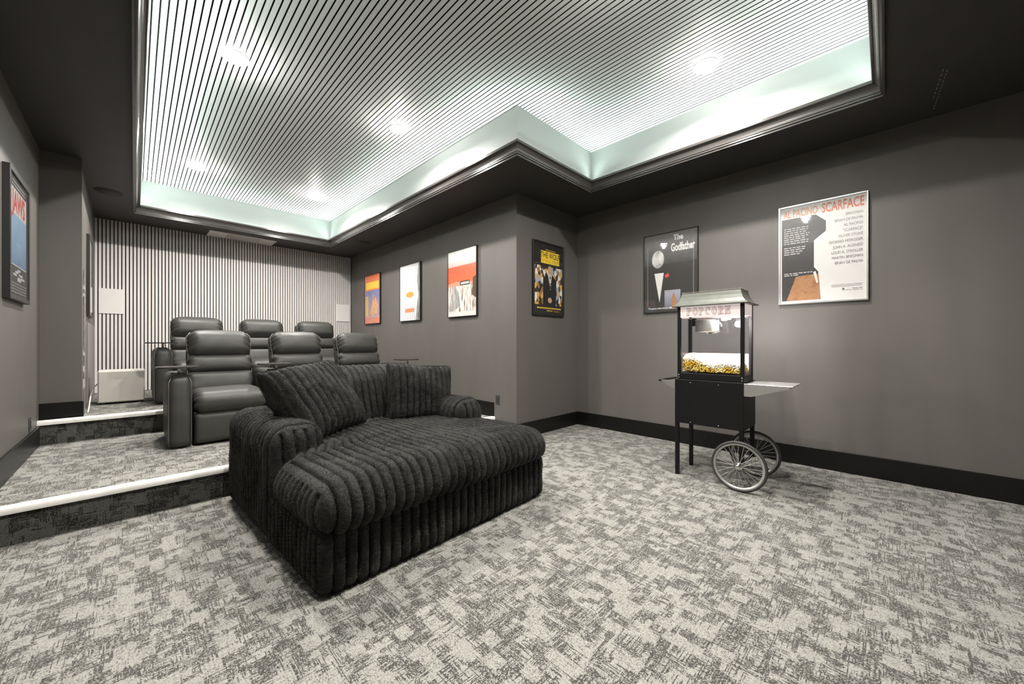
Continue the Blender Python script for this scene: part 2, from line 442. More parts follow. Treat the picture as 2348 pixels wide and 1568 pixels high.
def grid_mesh(name, V, F, smooth=True):
    me = bpy.data.meshes.new(name)
    me.from_pydata([tuple(v) for v in V], [], [tuple(f) for f in F])
    if smooth: me.polygons.foreach_set('use_smooth', [True] * len(me.polygons))
    me.update(); return me

def rbox_arrays(h, r, step):
    """dense rounded box: vertices, unit normals, faces"""
    h = np.array(h, float); r = min(r, *(h * 0.999))
    verts, norms, faces = [], [], []
    idx = {}
    st = step if isinstance(step, (tuple, list)) else (step,) * 3
    n = [max(4, int(round(2 * h[i] / st[i]))) for i in range(3)]
    lin = [np.linspace(-h[i], h[i], n[i] + 1) for i in range(3)]
    def vid(p):
        k = (round(p[0], 6), round(p[1], 6), round(p[2], 6))
        if k in idx: return idx[k]
        idx[k] = len(verts); verts.append(p); return idx[k]
    for ax in range(3):
        a, b = [(1, 2), (2, 0), (0, 1)][ax]
        for sgn in (-1, 1):
            ids = np.zeros((n[a] + 1, n[b] + 1), int)
            for i, u in enumerate(lin[a]):
                for j, v in enumerate(lin[b]):
                    p = [0, 0, 0]; p[ax] = sgn * h[ax]; p[a] = u; p[b] = v
                    ids[i, j] = vid(tuple(p))
            for i in range(n[a]):
                for j in range(n[b]):
                    q = (ids[i, j], ids[i + 1, j], ids[i + 1, j + 1], ids[i, j + 1])
                    faces.append(q if sgn > 0 else q[::-1])
    P = np.array(verts)
    inner = np.clip(P, -(h - r), h - r)
    d = P - inner
    L = np.linalg.norm(d, axis=1, keepdims=True)
    Nn = d / np.maximum(L, 1e-9)
    return inner + Nn * r, Nn, faces

def vnoise(P, s, seed=0.0):
    return np.array([mnoise.noise(Vector((p[0] * s + seed, p[1] * s + seed * 1.7, p[2] * s - seed))) for p in P])

def ribs(t, pitch):
    f = t / pitch; f = 2 * (f - np.floor(f)) - 1
    return np.sqrt(np.maximum(0.0, 1 - f * f * 0.97)) - 0.45 * np.exp(-((1 - np.abs(f)) / 0.10) ** 2)

def pile(part, per_m2, length, seed):
    """short fur standing on an upholstered part: thin blades, one object"""
    me = part.data
    nv, npg = len(me.vertices), len(me.polygons)
    co = np.empty(nv * 3); me.vertices.foreach_get('co', co); co = co.reshape(-1, 3)
    no = np.empty(nv * 3); me.vertices.foreach_get('normal', no); no = no.reshape(-1, 3)
    lp = np.empty(len(me.loops), np.int32); me.loops.foreach_get('vertex_index', lp)
    q = lp.reshape(-1, 4)
    ar = np.empty(npg); me.polygons.foreach_get('area', ar)
    fn = no[q].mean(1)
    ar = ar * np.where(fn[:, 2] < -0.6, 0.05, 1.0)
    g = np.random.default_rng(seed)
    n = int(ar.sum() * per_m2)
    fi = g.choice(npg, n, p=ar / ar.sum())
    w = g.dirichlet((1, 1, 1, 1), n)
    P = np.einsum('nk,nkc->nc', w, co[q[fi]]); Nn = np.einsum('nk,nkc->nc', w, no[q[fi]])
    Nn /= np.maximum(np.linalg.norm(Nn, axis=1, keepdims=True), 1e-9)
    # the nap lies over in slowly changing directions
    a = 2.2 * np.sin(P[:, 0] * 7 + 1.3 * np.sin(P[:, 1] * 9 + seed)) + 2.0 * np.sin(P[:, 1] * 6 + P[:, 2] * 8 + seed)
    D = np.stack([np.cos(a), np.sin(a), -0.5 + 0 * a], 1) * 0.75 + g.normal(0, 0.24, (n, 3))
    d = Nn * 0.75 + D * 0.8
    d /= np.linalg.norm(d, axis=1, keepdims=True)
    W_ = np.cross(d, g.normal(0, 1, (n, 3))); W_ /= np.maximum(np.linalg.norm(W_, axis=1, keepdims=True), 1e-9)
    L = length * g.uniform(0.6, 1.25, n)[:, None]
    V = np.empty((n, 3, 3))
    V[:, 0] = P - W_ * 0.00075 - Nn * 0.0015; V[:, 1] = P + W_ * 0.00075 - Nn * 0.0015; V[:, 2] = P + d * L
    m = bpy.data.meshes.new('fur_pile')
    m.vertices.add(3 * n); m.vertices.foreach_set('co', V.reshape(-1))
    m.loops.add(3 * n); m.loops.foreach_set('vertex_index', np.arange(3 * n, dtype=np.int32))
    m.polygons.add(n); m.polygons.foreach_set('loop_start', np.arange(0, 3 * n, 3, dtype=np.int32)); m.polygons.foreach_set('loop_total', np.full(n, 3, np.int32))
    m.update()
    o = link('fur_pile', m, M['hair'], part); o['kind'] = 'stuff'
    return o

def furbox(name, lo, hi, r, parent, topphase='x', pitch=0.056, amp=0.028, step=(0.005, 0.009, 0.009), shape=None, seed=0.0):
    """ribbed fur upholstery block between corners lo and hi (local space of parent)"""
    lo, hi = np.array(lo, float), np.array(hi, float)
    c, h = (lo + hi) / 2, (hi - lo) / 2 - amp
    P, Nn, F = rbox_arrays(h, r, step)
    G = P + c
    if shape is not None: P = shape(P, Nn, h)
    wx = np.abs(Nn[:, 0]); wy = np.abs(Nn[:, 1]); wz = np.abs(Nn[:, 2])
    wob = 0.008 * vnoise(G, 3.0, seed)
    rx, ry = ribs(G[:, 0] + wob + 50, pitch), ribs(G[:, 1] + wob + 50, pitch)
    # side faces whose normal runs along x carry ribs counted along y, the others along x
    if topphase == 'x': k = np.clip((wx - np.maximum(wy, wz)) * 6 + 0.2, 0, 1)
    else: k = 1 - np.clip((wy - np.maximum(wx, wz)) * 6 + 0.2, 0, 1)
    D = amp * (rx * (1 - k) + ry * k) + 0.0035 * vnoise(G, 16, seed + 3) + 0.006 * vnoise(G, 5, seed + 9)
    V = P + c + Nn * D[:, None]
    o = link(name, grid_mesh(name, V, F), M['fur'], parent)
    pile(o, 90000, 0.0072, int(seed))
    return o

def cushion(name, lo, hi, r, step, bulge=(0, 0, 0), pleat=0.0, pf=130.0, seed=0.0, warp=None):
    """smooth stuffed leather cushion with gathers at its two ends; returns a mesh"""
    lo, hi = np.array(lo, float), np.array(hi, float)
    c, h = (lo + hi) / 2, (hi - lo) / 2
    P, Nn, F = rbox_arrays(h, r, step)
    q = P / h
    one = np.clip(1 - q * q, 0, 1)
    b = np.zeros_like(P)
    b[:, 0] = np.sign(q[:, 0]) * np.abs(q[:, 0]) * bulge[0] * one[:, 1] * one[:, 2]
    b[:, 1] = np.sign(q[:, 1]) * np.abs(q[:, 1]) * bulge[1] * one[:, 0] ** 0.5 * one[:, 2] ** 0.7
    b[:, 2] = np.sign(q[:, 2]) * np.abs(q[:, 2]) * bulge[2] * one[:, 0] ** 0.5 * one[:, 1] ** 0.5
    V = P + b
    if pleat:
        e = np.exp(-(h[0] - np.abs(P[:, 0])) / 0.04)
        n = vnoise(P, 6, seed)
        s = np.sin((P[:, 2] + P[:, 1] * 0.6) * pf + 5 * n) * e * pleat
        V = V + Nn * s[:, None]
    V = V + Nn * (0.0025 * vnoise(P, 9, seed + 2))[:, None]
    V = V + c
    if warp is not None: V = warp(V)
    return grid_mesh(name, V, F)

def text_mesh(body, size, mw, align='CENTER', sx=1.0, bold=0.0):
    """flat lettering as a mesh in the local xz plane, moved by matrix mw"""
    cu = bpy.data.curves.new('lettering', 'FONT')
    cu.body = body; cu.size = size; cu.align_x = align; cu.align_y = 'CENTER'; cu.resolution_u = 3; cu.offset = bold
    o = bpy.data.objects.new('lettering', cu); COL.objects.link(o)
    dg = bpy.context.evaluated_depsgraph_get()
    me = bpy.data.meshes.new_from_object(o.evaluated_get(dg))
    bpy.data.objects.remove(o); bpy.data.curves.remove(cu)
    me.transform(mw @ Matrix.Rotation(PI / 2, 4, 'X') @ Matrix.Diagonal((sx, 1, 1, 1)))
    me.name = 'lettering'
    return me

# ------------------------------------------------------------------ setting: floor, steps, walls
def struct(name, mb, mat, parent=None):
    o = mb.build(name, mat, parent)
    if parent is None: o['kind'] = 'structure'
    return o

struct('floor', MB().box((-0.75, YREAR - 0.1, -0.08), (XR + 0.1, YS1, 0)), M['carpet'])
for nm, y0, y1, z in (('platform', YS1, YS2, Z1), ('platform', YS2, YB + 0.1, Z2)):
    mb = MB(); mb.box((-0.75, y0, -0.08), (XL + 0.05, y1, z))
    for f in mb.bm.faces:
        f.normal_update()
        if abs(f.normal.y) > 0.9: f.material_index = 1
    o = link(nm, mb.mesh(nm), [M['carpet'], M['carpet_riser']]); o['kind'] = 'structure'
def nosing(n, y, z, x0, x1):
    pts = [(x0, y - 0.022 + 0.016 * (1 - math.cos(a)), z - 0.026 + 0.033 * math.sin(a)) for a in np.linspace(-0.25, PI / 2, 7)]
    pts += [(x0, y + 0.03, z + 0.007), (x0, y + 0.03, z + 0.001), (x0, y - 0.001, z + 0.001), (x0, y - 0.001, z - 0.034)]
    struct('trim_%d' % n, MB().prism(pts, (x1 - x0, 0, 0), smooth=False), M['nosing'])
nosing(1, YS1, Z1, XLEFT, XL)
nosing(2, YS2, Z2, XLEFT, XL)

W = M['wall']
struct('wall_left', MB().box((XLEFT - 0.1, YREAR, -0.08), (XLEFT, YP + 0.3, 3.45)), W)
struct('wall_right', MB().box((XR, YREAR, -0.08), (XR + 0.1, YW + 0.1, 3.45)), W)
struct('wall_short', MB().box((XL, YW, -0.08), (XR + 0.1, YW + 0.1, 3.45)), W)
struct('wall_long', MB().box((XL, YW + 0.1, -0.08), (XL + 0.1, YB + 0.1, 3.45)), W)
struct('wall_rear', MB().box((-0.75, YREAR - 0.1, -0.08), (XR + 0.1, YREAR, 3.45)), W)
XS0, XS1 = -0.354, -0.397        # side wall beyond the pillar leans a little
struct('wall_pillar', MB().prism([(XLEFT - 0.1, YP, 0), (XS0, YP, 0), (XS1, YB + 0.05, 0), (XLEFT - 0.1, YB + 0.05, 0)], (0, 0, 3.4)), W)

wb = struct('wall_back', MB().box((XS1 - 0.1, YB, 0), (XL + 0.1, YB + 0.1, 3.45)), M['felt'])
PW, SWW, ST = 0.0387, 0.0268, 0.02
x = XS1 + 0.004
me_slat = MB().box((0, -ST, 0), (SWW, 0, ZC - Z2 - 0.004), 0.0012, 1).mesh('slat')
while x + SWW < XL + 0.001:
    o = link('slat', me_slat, M['slat_wall'], wb, (x, YB, Z2 + 0.002)); x += PW

# baseboards
BH, BT = 0.178, 0.018
def base(name, a, b):
    struct(name, MB().box(a, b, 0.003, 1), M['black_gloss'])
base('baseboard_right', (XR - BT, YREAR, 0), (XR, YW, BH))
base('baseboard_short', (XL, YW - BT, 0), (XR - BT, YW, BH))
base('baseboard_long', (XL - BT, YW - BT, 0), (XL, YS1, BH))
base('baseboard_long_upper', (XL - BT, YS1, Z1 + 0.005), (XL, YS2 - 0.03, Z1 + BH + 0.005))
base('baseboard_long_top', (XL - BT, YS2 - 0.025, Z2), (XL, YB - 0.03, Z2 + BH))
base('baseboard_left', (XLEFT, YREAR, 0), (XLEFT + BT, YS1 - 0.03, BH))
base('baseboard_left_upper', (XLEFT, YS1 - 0.02, Z1 + 0.005), (XLEFT + BT, YS2 - 0.03, Z1 + BH))
base('baseboard_pillar', (XLEFT, YP - BT - 0.01, Z2), (XS0 + 0.012, YP, Z2 + 0.15))
base('baseboard_rear', (XLEFT, YREAR, 0), (XR, YREAR + BT, BH))

# ------------------------------------------------------------------ ceiling: soffit, tray, moulding, slats
TX0, TX1, TX2, TY0, TY1, TY2 = -0.01, 2.485, 3.695, 0.01, 2.41, 7.07
mb = MB()
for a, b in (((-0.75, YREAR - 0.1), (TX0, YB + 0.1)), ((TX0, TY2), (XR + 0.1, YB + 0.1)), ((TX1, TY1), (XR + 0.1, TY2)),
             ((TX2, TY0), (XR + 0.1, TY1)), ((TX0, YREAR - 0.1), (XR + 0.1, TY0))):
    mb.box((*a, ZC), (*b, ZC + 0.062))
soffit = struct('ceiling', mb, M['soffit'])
LOOP = [((TX0, TY0), (1, 1)), ((TX2, TY0), (-1, 1)), ((TX2, TY1), (-1, -1)), ((TX1, TY1), (-1, -1)), ((TX1, TY2), (-1, -1)), ((TX0, TY2), (1, -1))]
def loop_sweep(prof, smooth=False, sides=range(6)):
    """profile [(u inward, z)] carried round the tray opening with mitred corners"""
    mb = MB()
    n = len(prof)
    for i in sides:
        (a, sa), (b, sb) = LOOP[i], LOOP[(i + 1) % 6]
        A = [mb.bm.verts.new((a[0] + sa[0] * u, a[1] + sa[1] * u, z)) for u, z in prof]
        B = [mb.bm.verts.new((b[0] + sb[0] * u, b[1] + sb[1] * u, z)) for u, z in prof]
        for j in range(n):
            f = mb.bm.faces.new((A[j], B[j], B[(j + 1) % n], A[(j + 1) % n])); f.smooth = smooth
        mb.bm.faces.new(A[::-1]); mb.bm.faces.new(B)
    return mb
zb = ZC - 0.04
prof = [(0, ZC + 0.06), (0, zb), (0.010, zb), (0.010, zb + 0.015), (0.020, zb + 0.017), (0.020, zb + 0.030), (0.026, zb + 0.033)]
prof += [(0.026 + 0.037 * (1 - math.cos(a)), zb + 0.033 + 0.055 * math.sin(a)) for a in np.linspace(0.15, PI / 2, 7)]
prof += [(0.066, zb + 0.092), (0.066, zb + 0.112), (0.056, zb + 0.112), (0.056, zb + 0.098), (0.0, zb + 0.098)]
struct('trim_3', loop_sweep(prof), M['mould'])
cove = loop_sweep([(0.024, zb + 0.099), (0.046, zb + 0.099), (0.046, zb + 0.104), (0.024, zb + 0.104)])
o = cove.build('cove_light_tape', M['cove'], bpy.data.objects['trim_3'])
for i in range(6):        # the light given off by each run of tape, thrown up and inward
    (a, sa), (b, sb) = LOOP[i], LOOP[(i + 1) % 6]
    pa = Vector((a[0] + sa[0] * 0.046, a[1] + sa[1] * 0.046, zb + 0.113)); pb = Vector((b[0] + sb[0] * 0.046, b[1] + sb[1] * 0.046, zb + 0.113))
    e = (pb - pa).normalized(); inw = Vector((0, 0, 1)).cross(e)
    if i == 3 - 1 or True: inw = Vector((-e.y, e.x, 0))
    zax = -(Vector((0, 0, 1)) * math.cos(R(30)) + inw * math.sin(R(30)))
    ld = bpy.data.lights.new('cove_tape_light', 'AREA'); ld.shape = 'RECTANGLE'; ld.size = (pb - pa).length; ld.size_y = 0.012
    ld.energy = COVE_W * (pb - pa).length; ld.color = (0.86, 1.0, 0.975); ld.spread = R(105)
    lo = bpy.data.objects.new('cove_tape_light', ld); COL.objects.link(lo); lo.parent = bpy.data.objects['trim_3']
    m3 = Matrix((e, zax.cross(e), zax)).transposed(); lo.matrix_world = Matrix.Translation((pa + pb) / 2) @ m3.to_4x4()
ceil2 = struct('ceiling', MB().box((TX0 - 0.02, TY0 - 0.02, ZT + 0.014), (TX2 + 0.02, TY2 + 0.02, ZT + 0.06)), M['felt'])
UW = 0.012
for i in range(6):
    loop_sweep([(UW, ZC + 0.055), (UW, ZT + 0.014), (UW - 0.06, ZT + 0.014), (UW - 0.06, ZC + 0.055)], sides=[i]).build('tray_wall', M['traywhite'], ceil2)
PC, SCW = 0.0392, 0.0300
x = TX0 + UW + 0.004
i = 0
while x + SCW < TX2 - UW:
    y1 = TY2 - UW if x + SCW < TX1 - UW + 0.004 else TY1 - UW
    y0 = TY0 + UW
    off = 1.25 if (i // 15) % 2 else 2.42
    cuts = [y0]
    yy = y0 + off
    while yy < y1 - 0.1: cuts.append(yy); yy += 2.42
    cuts.append(y1)
    for a, b in zip(cuts[:-1], cuts[1:]):
        mb = MB().box((0, 0, 0), (SCW, b - a - 0.0015, 0.014))
        for f in mb.bm.faces:
            f.normal_update()
            if abs(f.normal.x) > 0.9: f.material_index = 1
        mb.build('slat', [M['slat_ceil'], M['felt']], ceil2, (x, a, ZT))
    x += PC; i += 1

mb = MB()
for (xa, ya), (xb, yb), n in (((3.70, -0.275), (4.27, -0.248), 13), ((3.67, -0.256), (4.08, -0.235), 7)):
    for i in range(n):
        p = Vector((xa + (xb - xa) * i / n, ya + (yb - ya) * i / n, ZC - 0.0006)); e = Vector((xb - xa, yb - ya, 0)) / n * 0.55
        w_ = Vector((-e.y, e.x, 0)).normalized() * 0.0022
        mb.poly([p - w_, p + e - w_, p + e + w_, p + w_])
o = mb.build('scuff_mark', M['rim'], soffit); o['kind'] = 'stuff'

# ------------------------------------------------------------------ downlights
def downlight(x, y, label):
    t = empty('downlight', (x, y, ZT))
    tag(t, label, 'ceiling light', 'round downlights in the slatted tray ceiling')
    MB().lathe([(0.070, -0.029), (0.092, -0.028), (0.094, -0.032), (0.088, -0.036), (0.070, -0.036)], (0, 0, 0), (0, 0, 1), 40).build('trim_ring', M['lamp_ring'], t)
    MB().lathe([(0.0, -0.035), (0.071, -0.035), (0.071, -0.030), (0, -0.030)], (0, 0, 0), (0, 0, 1), 40).build('lens', M['lamp'], t)
    MB().lathe([(0.0, -0.029), (0.070, -0.029), (0.070, 0.0), (0.0, 0.0)], (0, 0, 0), (0, 0, 1), 40).build('glow_ring', M['halo'], t)
    ld = bpy.data.lights.new('downlight_lamp', 'AREA'); ld.shape = 'DISK'; ld.size = 0.10; ld.energy = DOWN_W
    ld.color = (1.0, 0.955, 0.90); ld.spread = R(165)
    lo = bpy.data.objects.new('downlight_lamp', ld); COL.objects.link(lo); lo.parent = t; lo.location = (0, 0, -0.040)
    ld = bpy.data.lights.new('downlight_lens', 'POINT'); ld.energy = SIDE_W; ld.shadow_soft_size = 0.03; ld.color = (1.0, 0.955, 0.90)
    lo = bpy.data.objects.new('downlight_lens', ld); COL.objects.link(lo); lo.parent = t; lo.location = (0, 0, -0.07)
downlight(0.535, 3.47, 'round downlight in the white slat ceiling, largest one at the upper left')
downlight(0.535, 5.98, 'round downlight in the slat ceiling nearest the left far corner')
downlight(1.875, 3.47, 'round downlight in the middle of the slat ceiling, left of the projecting corner')
downlight(1.885, 5.98, 'round downlight in the slat ceiling by the far right corner of the tray')
downlight(3.125, 0.995, 'round downlight in the slat ceiling above the popcorn cart side')
downlight(0.535, 0.995, 'round downlight in the slat ceiling overhead on the left')
downlight(1.83, 0.995, 'round downlight in the slat ceiling overhead in the middle')

def speaker_disc(x, y, label):
    t = empty('ceiling_speaker', (x, y, ZC))
    tag(t, label, 'speaker')
    MB().lathe([(0.117, 0.0), (0.117, -0.005), (0.124, -0.005), (0.126, 0.0)], (0, 0, 0), (0, 0, 1), 48).build('rim', M['black_frame'], t)
    MB().lathe([(0.0, -0.004), (0.118, -0.004), (0.118, -0.0005), (0, -0.0005)], (0, 0, 0), (0, 0, 1), 48).build('grille', M['spk_grille'], t)
speaker_disc(-0.212, 6.42, 'round dark in-ceiling speaker left of the lit tray')
speaker_disc(2.83, 6.49, 'round dark in-ceiling speaker right of the lit tray, near the long wall')

# ceiling vent over the slat wall
t = empty('ceiling_vent', (1.28, 7.625, ZC)); tag(t, 'long pale ceiling vent with three slots above the slat wall', 'vent')
mb = MB()
hx, hy = 0.455, 0.2
for xa, xb in ((-hx, -0.225), (0.225, hx)): mb.box((xa, -hy, -0.016), (xb, hy, 0), 0.006, 2)
mb.box((-0.226, -hy, -0.014), (0.226, -hy + 0.05, 0)); mb.box((-0.226, hy - 0.05, -0.014), (0.226, hy, 0))
mb.build('vent_frame', M['vent'], t)
MB().box((-0.226, -hy + 0.05, -0.004), (0.226, hy - 0.05, 0)).build('slot_backing', M['dark_slot'], t)
ms = MB().box((-0.226, -0.03, -0.014), (0.226, 0.03, -0.003), 0.003, 1).mesh('louver')
for y in (-0.096, 0.0, 0.096): link('louver', ms, M['vent'], t, (0, y, 0))

# ------------------------------------------------------------------ things on the slat wall and beside it
def wall_speaker(x0, x1, z0, z1, label):
    t = empty('wall_speaker', ((x0 + x1) / 2, YB - ST, (z0 + z1) / 2)); tag(t, label, 'speaker')
    hx, hz = (x1 - x0) / 2, (z1 - z0) / 2
    MB().box((-hx, -0.014, -hz), (hx, 0, hz), 0.003, 2).build('grille_cover', M['plastic_white'], t)
    MB().box((-hx + 0.012, -0.0005, -hz + 0.012), (hx - 0.012, 0.018, hz - 0.012)).build('speaker_box', M['black_frame'], t)
wall_speaker(-0.355, -0.108, 1.553, 1.908, 'square white speaker cover on the slat wall at its left end')
wall_speaker(2.872, 3.131, 1.573, 1.916, 'square white speaker cover on the slat wall at its right end')

t = empty('subwoofer', (-0.102, 6.46, Z2)); tag(t, 'low cream subwoofer box standing on the carpet before the slat wall', 'speaker')
MB().box((-0.19, -0.165, 0.022), (0.19, 0.175, 0.385), 0.006, 2).build('cabinet', M['cream'], t)
MB().box((-0.183, -0.178, 0.03), (0.183, -0.162, 0.377), 0.005, 2).build('front_grille', M['cream'], t)
for sx in (-0.15, 0.15):
    for sy in (-0.13, 0.14): MB().lathe([(0.02, 0), (0.022, 0.024), (0, 0.024)], (sx, sy, 0), (0, 0, 1), 12).build('foot', M['rubber'], t)
cab = MB().tube([(-0.297, 6.62, 0.66), (-0.325, 6.5, 0.63), (-0.345, 6.35, 0.55), (-0.345, 6.2, 0.5), (-0.34, 6.05, 0.47), (-0.335, 5.85, Z2 + 0.012), (-0.33, 5.7, Z2 + 0.007)], 0.006, 8).build('speaker_cable', M['plastic_white'])
tag(cab, 'pale cable running from the cream subwoofer down to the carpet', 'cable')

# worn jamb strip and taupe board on the side wall past the pillar
sk = (XS0 - XS1) / (YB - YP)
def sx(y): return XS0 - sk * (y - YP)
mb = MB(); mb.prism([(sx(5.60) - 0.002, 5.60, Z2), (sx(5.60) + 0.010, 5.60, Z2), (sx(5.72) + 0.010, 5.72, Z2), (sx(5.72) - 0.002, 5.72, Z2)], (0, 0, 1.42))
struct('trim_4', mb, M['chips'])
mb = MB(); mb.prism([(sx(6.2) - 0.002, 6.2, Z2), (sx(6.2) + 0.008, 6.2, Z2), (sx(7.7) + 0.008, 7.7, Z2), (sx(7.7) - 0.002, 7.7, Z2)], (0, 0, 0.93))
struct('trim_5', mb, M['door'])

def outlet(loc, rz, label):
    t = empty('power_outlet', loc, rz); tag(t, label, 'outlet')
    MB().box((-0.036, -0.006, -0.058), (0.036, 0, 0.058), 0.003, 2).build('cover_plate', M['plate'], t)
    MB().box((-0.017, -0.009, -0.034), (0.017, -0.005, 0.034), 0.002, 1).build('socket_insert', M['dark_slot'], t)
outlet((XL, 3.40, 0.436), R(-90), 'small charcoal power outlet low on the long wall behind the fur lounger')
outlet((XLEFT, 5.0, 0.46), R(90), 'small dark power outlet low on the left wall above the step')

# ------------------------------------------------------------------ black ribbed fur lounger
ch = empty('chaise_lounge', (0.563, 1.722, 0), R(2.9))
tag(ch, 'wide black ribbed faux fur lounger with two arms, on the grey carpet', 'sofa')
CW, CD = 1.60, 1.655
furbox('base', (0.0, 0.0, 0.0), (CW, CD, 0.31), 0.03, ch, step=(0.005, 0.005, 0.02), seed=1)
furbox('arm', (-0.015, 0.64, 0.0), (0.30, CD, 0.672), 0.10, ch, topphase='y', step=(0.007, 0.005, 0.012), seed=2)
furbox('arm', (CW - 0.30, 0.64, 0.0), (CW + 0.015, CD, 0.672), 0.10, ch, topphase='y', step=(0.007, 0.005, 0.012), seed=3)
def seat_shape(P, Nn, h):
    Q = P.copy()
    k = np.clip((P[:, 1] + h[1] - 0.56) / 0.12, 0, 1)
    Q[:, 0] *= 1 - 0.10 * k
    q = P / h
    top = np.clip(Nn[:, 2], 0, 1)
    Q[:, 2] += top * 0.035 * np.clip(1 - q[:, 0] ** 2, 0, 1) ** 0.6
    Q[:, 1] -= np.clip(-Nn[:, 1], 0, 1) * 0.015 * np.clip(1 - q[:, 2] ** 2, 0, 1)
    return Q
furbox('seat_cushion', (-0.025, -0.035, 0.245), (CW + 0.025, 1.30, 0.50), 0.105, ch, seed=4, shape=seat_shape)
furbox('back_frame', (0.26, 1.40, 0.0), (CW - 0.26, CD, 0.70), 0.06, ch, seed=5)
def back_shape(P, Nn, h):
    Q = P.copy()
    Q[:, 1] += 0.12 * (P[:, 2] / (2 * h[2]) + 0.5) - 0.04
    Q[:, 1] -= np.clip(-Nn[:, 1], 0, 1) * 0.03 * np.clip(1 - (P[:, 2] / h[2]) ** 2, 0, 1)
    return Q
furbox('back_cushion', (0.18, 1.20, 0.43), (CW - 0.19, 1.50, 0.945), 0.10, ch, seed=6, shape=back_shape)

def pillow(name, w, hgt, thick, label, mw, seed):
    nx, nz = 110, 64
    us = np.linspace(-1, 1, nx + 1); vs = np.linspace(-1, 1, nz + 1)
    V, F = [], []
    for side in (-1, 1):
        b0 = len(V)
        for v in vs:
            for u in us:
                pin = 1 - 0.07 * (1 - abs(u * v)) * (abs(v) ** 2)
                pin2 = 1 - 0.07 * (1 - abs(u * v)) * (abs(u) ** 2)
                x, z = u * w / 2 * pin2, v * hgt / 2 * pin
                env = max(0.0, (1 - abs(u) ** 3.2) * (1 - abs(v) ** 3.2)) ** 0.42
                f = x / 0.052; f = 2 * (f - math.floor(f)) - 1
                rib = math.sqrt(max(0, 1 - 0.985 * f * f))
                n = mnoise.noise(Vector((x * 6 + seed, z * 6, side * 3.0))) * 0.014 + mnoise.noise(Vector((x * 22, z * 22 + seed, side))) * 0.004
                y = side * ((thick / 2) * env + 0.024 * rib * (0.25 + 0.75 * min(1, env * 2)) + n * env + 0.004)
                V.append((x, y, z + (0.01 * rib if abs(v) > 0.97 else 0) * (1 if v > 0 else -1)))
        for j in range(nz):
            for i in range(nx):
                a = b0 + j * (nx + 1) + i
                q = (a, a + 1, a + nx + 2, a + nx + 1)
                F.append(q if side < 0 else q[::-1])
    nv = (nx + 1) * (nz + 1)
    rim = [i for i in range(nx + 1)] + [(j + 1) * (nx + 1) - 1 for j in range(1, nz + 1)] + [nz * (nx + 1) + i for i in range(nx - 1, -1, -1)] + [j * (nx + 1) for j in range(nz - 1, 0, -1)]
    for a, b in zip(rim, rim[1:] + rim[:1]): F.append((b, a, a + nv, b + nv))
    o = link(name, grid_mesh(name, V, F), M['fur'])
    o.matrix_world = mw
    pile(o, 110000, 0.0072, int(seed))
    tag(o, label, 'pillow', 'fur pillows on the lounger')
    return o
def pose(loc, rz, rx, ry):
    return Matrix.Translation(loc) @ Matrix.Rotation(rz, 4, 'Z') @ Matrix.Rotation(rx, 4, 'X') @ Matrix.Rotation(ry, 4, 'Y')
pillow('throw_pillow', 0.58, 0.55, 0.24, 'black ribbed fur pillow slumped diagonally over the left arm of the lounger', pose((0.89, 2.80, 0.735), R(25), R(-35), R(-7)), 1.0)
pillow('throw_pillow', 0.58, 0.48, 0.20, 'black ribbed fur pillow standing upright at the right of the lounger seat', pose((1.745, 2.86, 0.705), R(-8), R(-14), R(5)), 7.0)

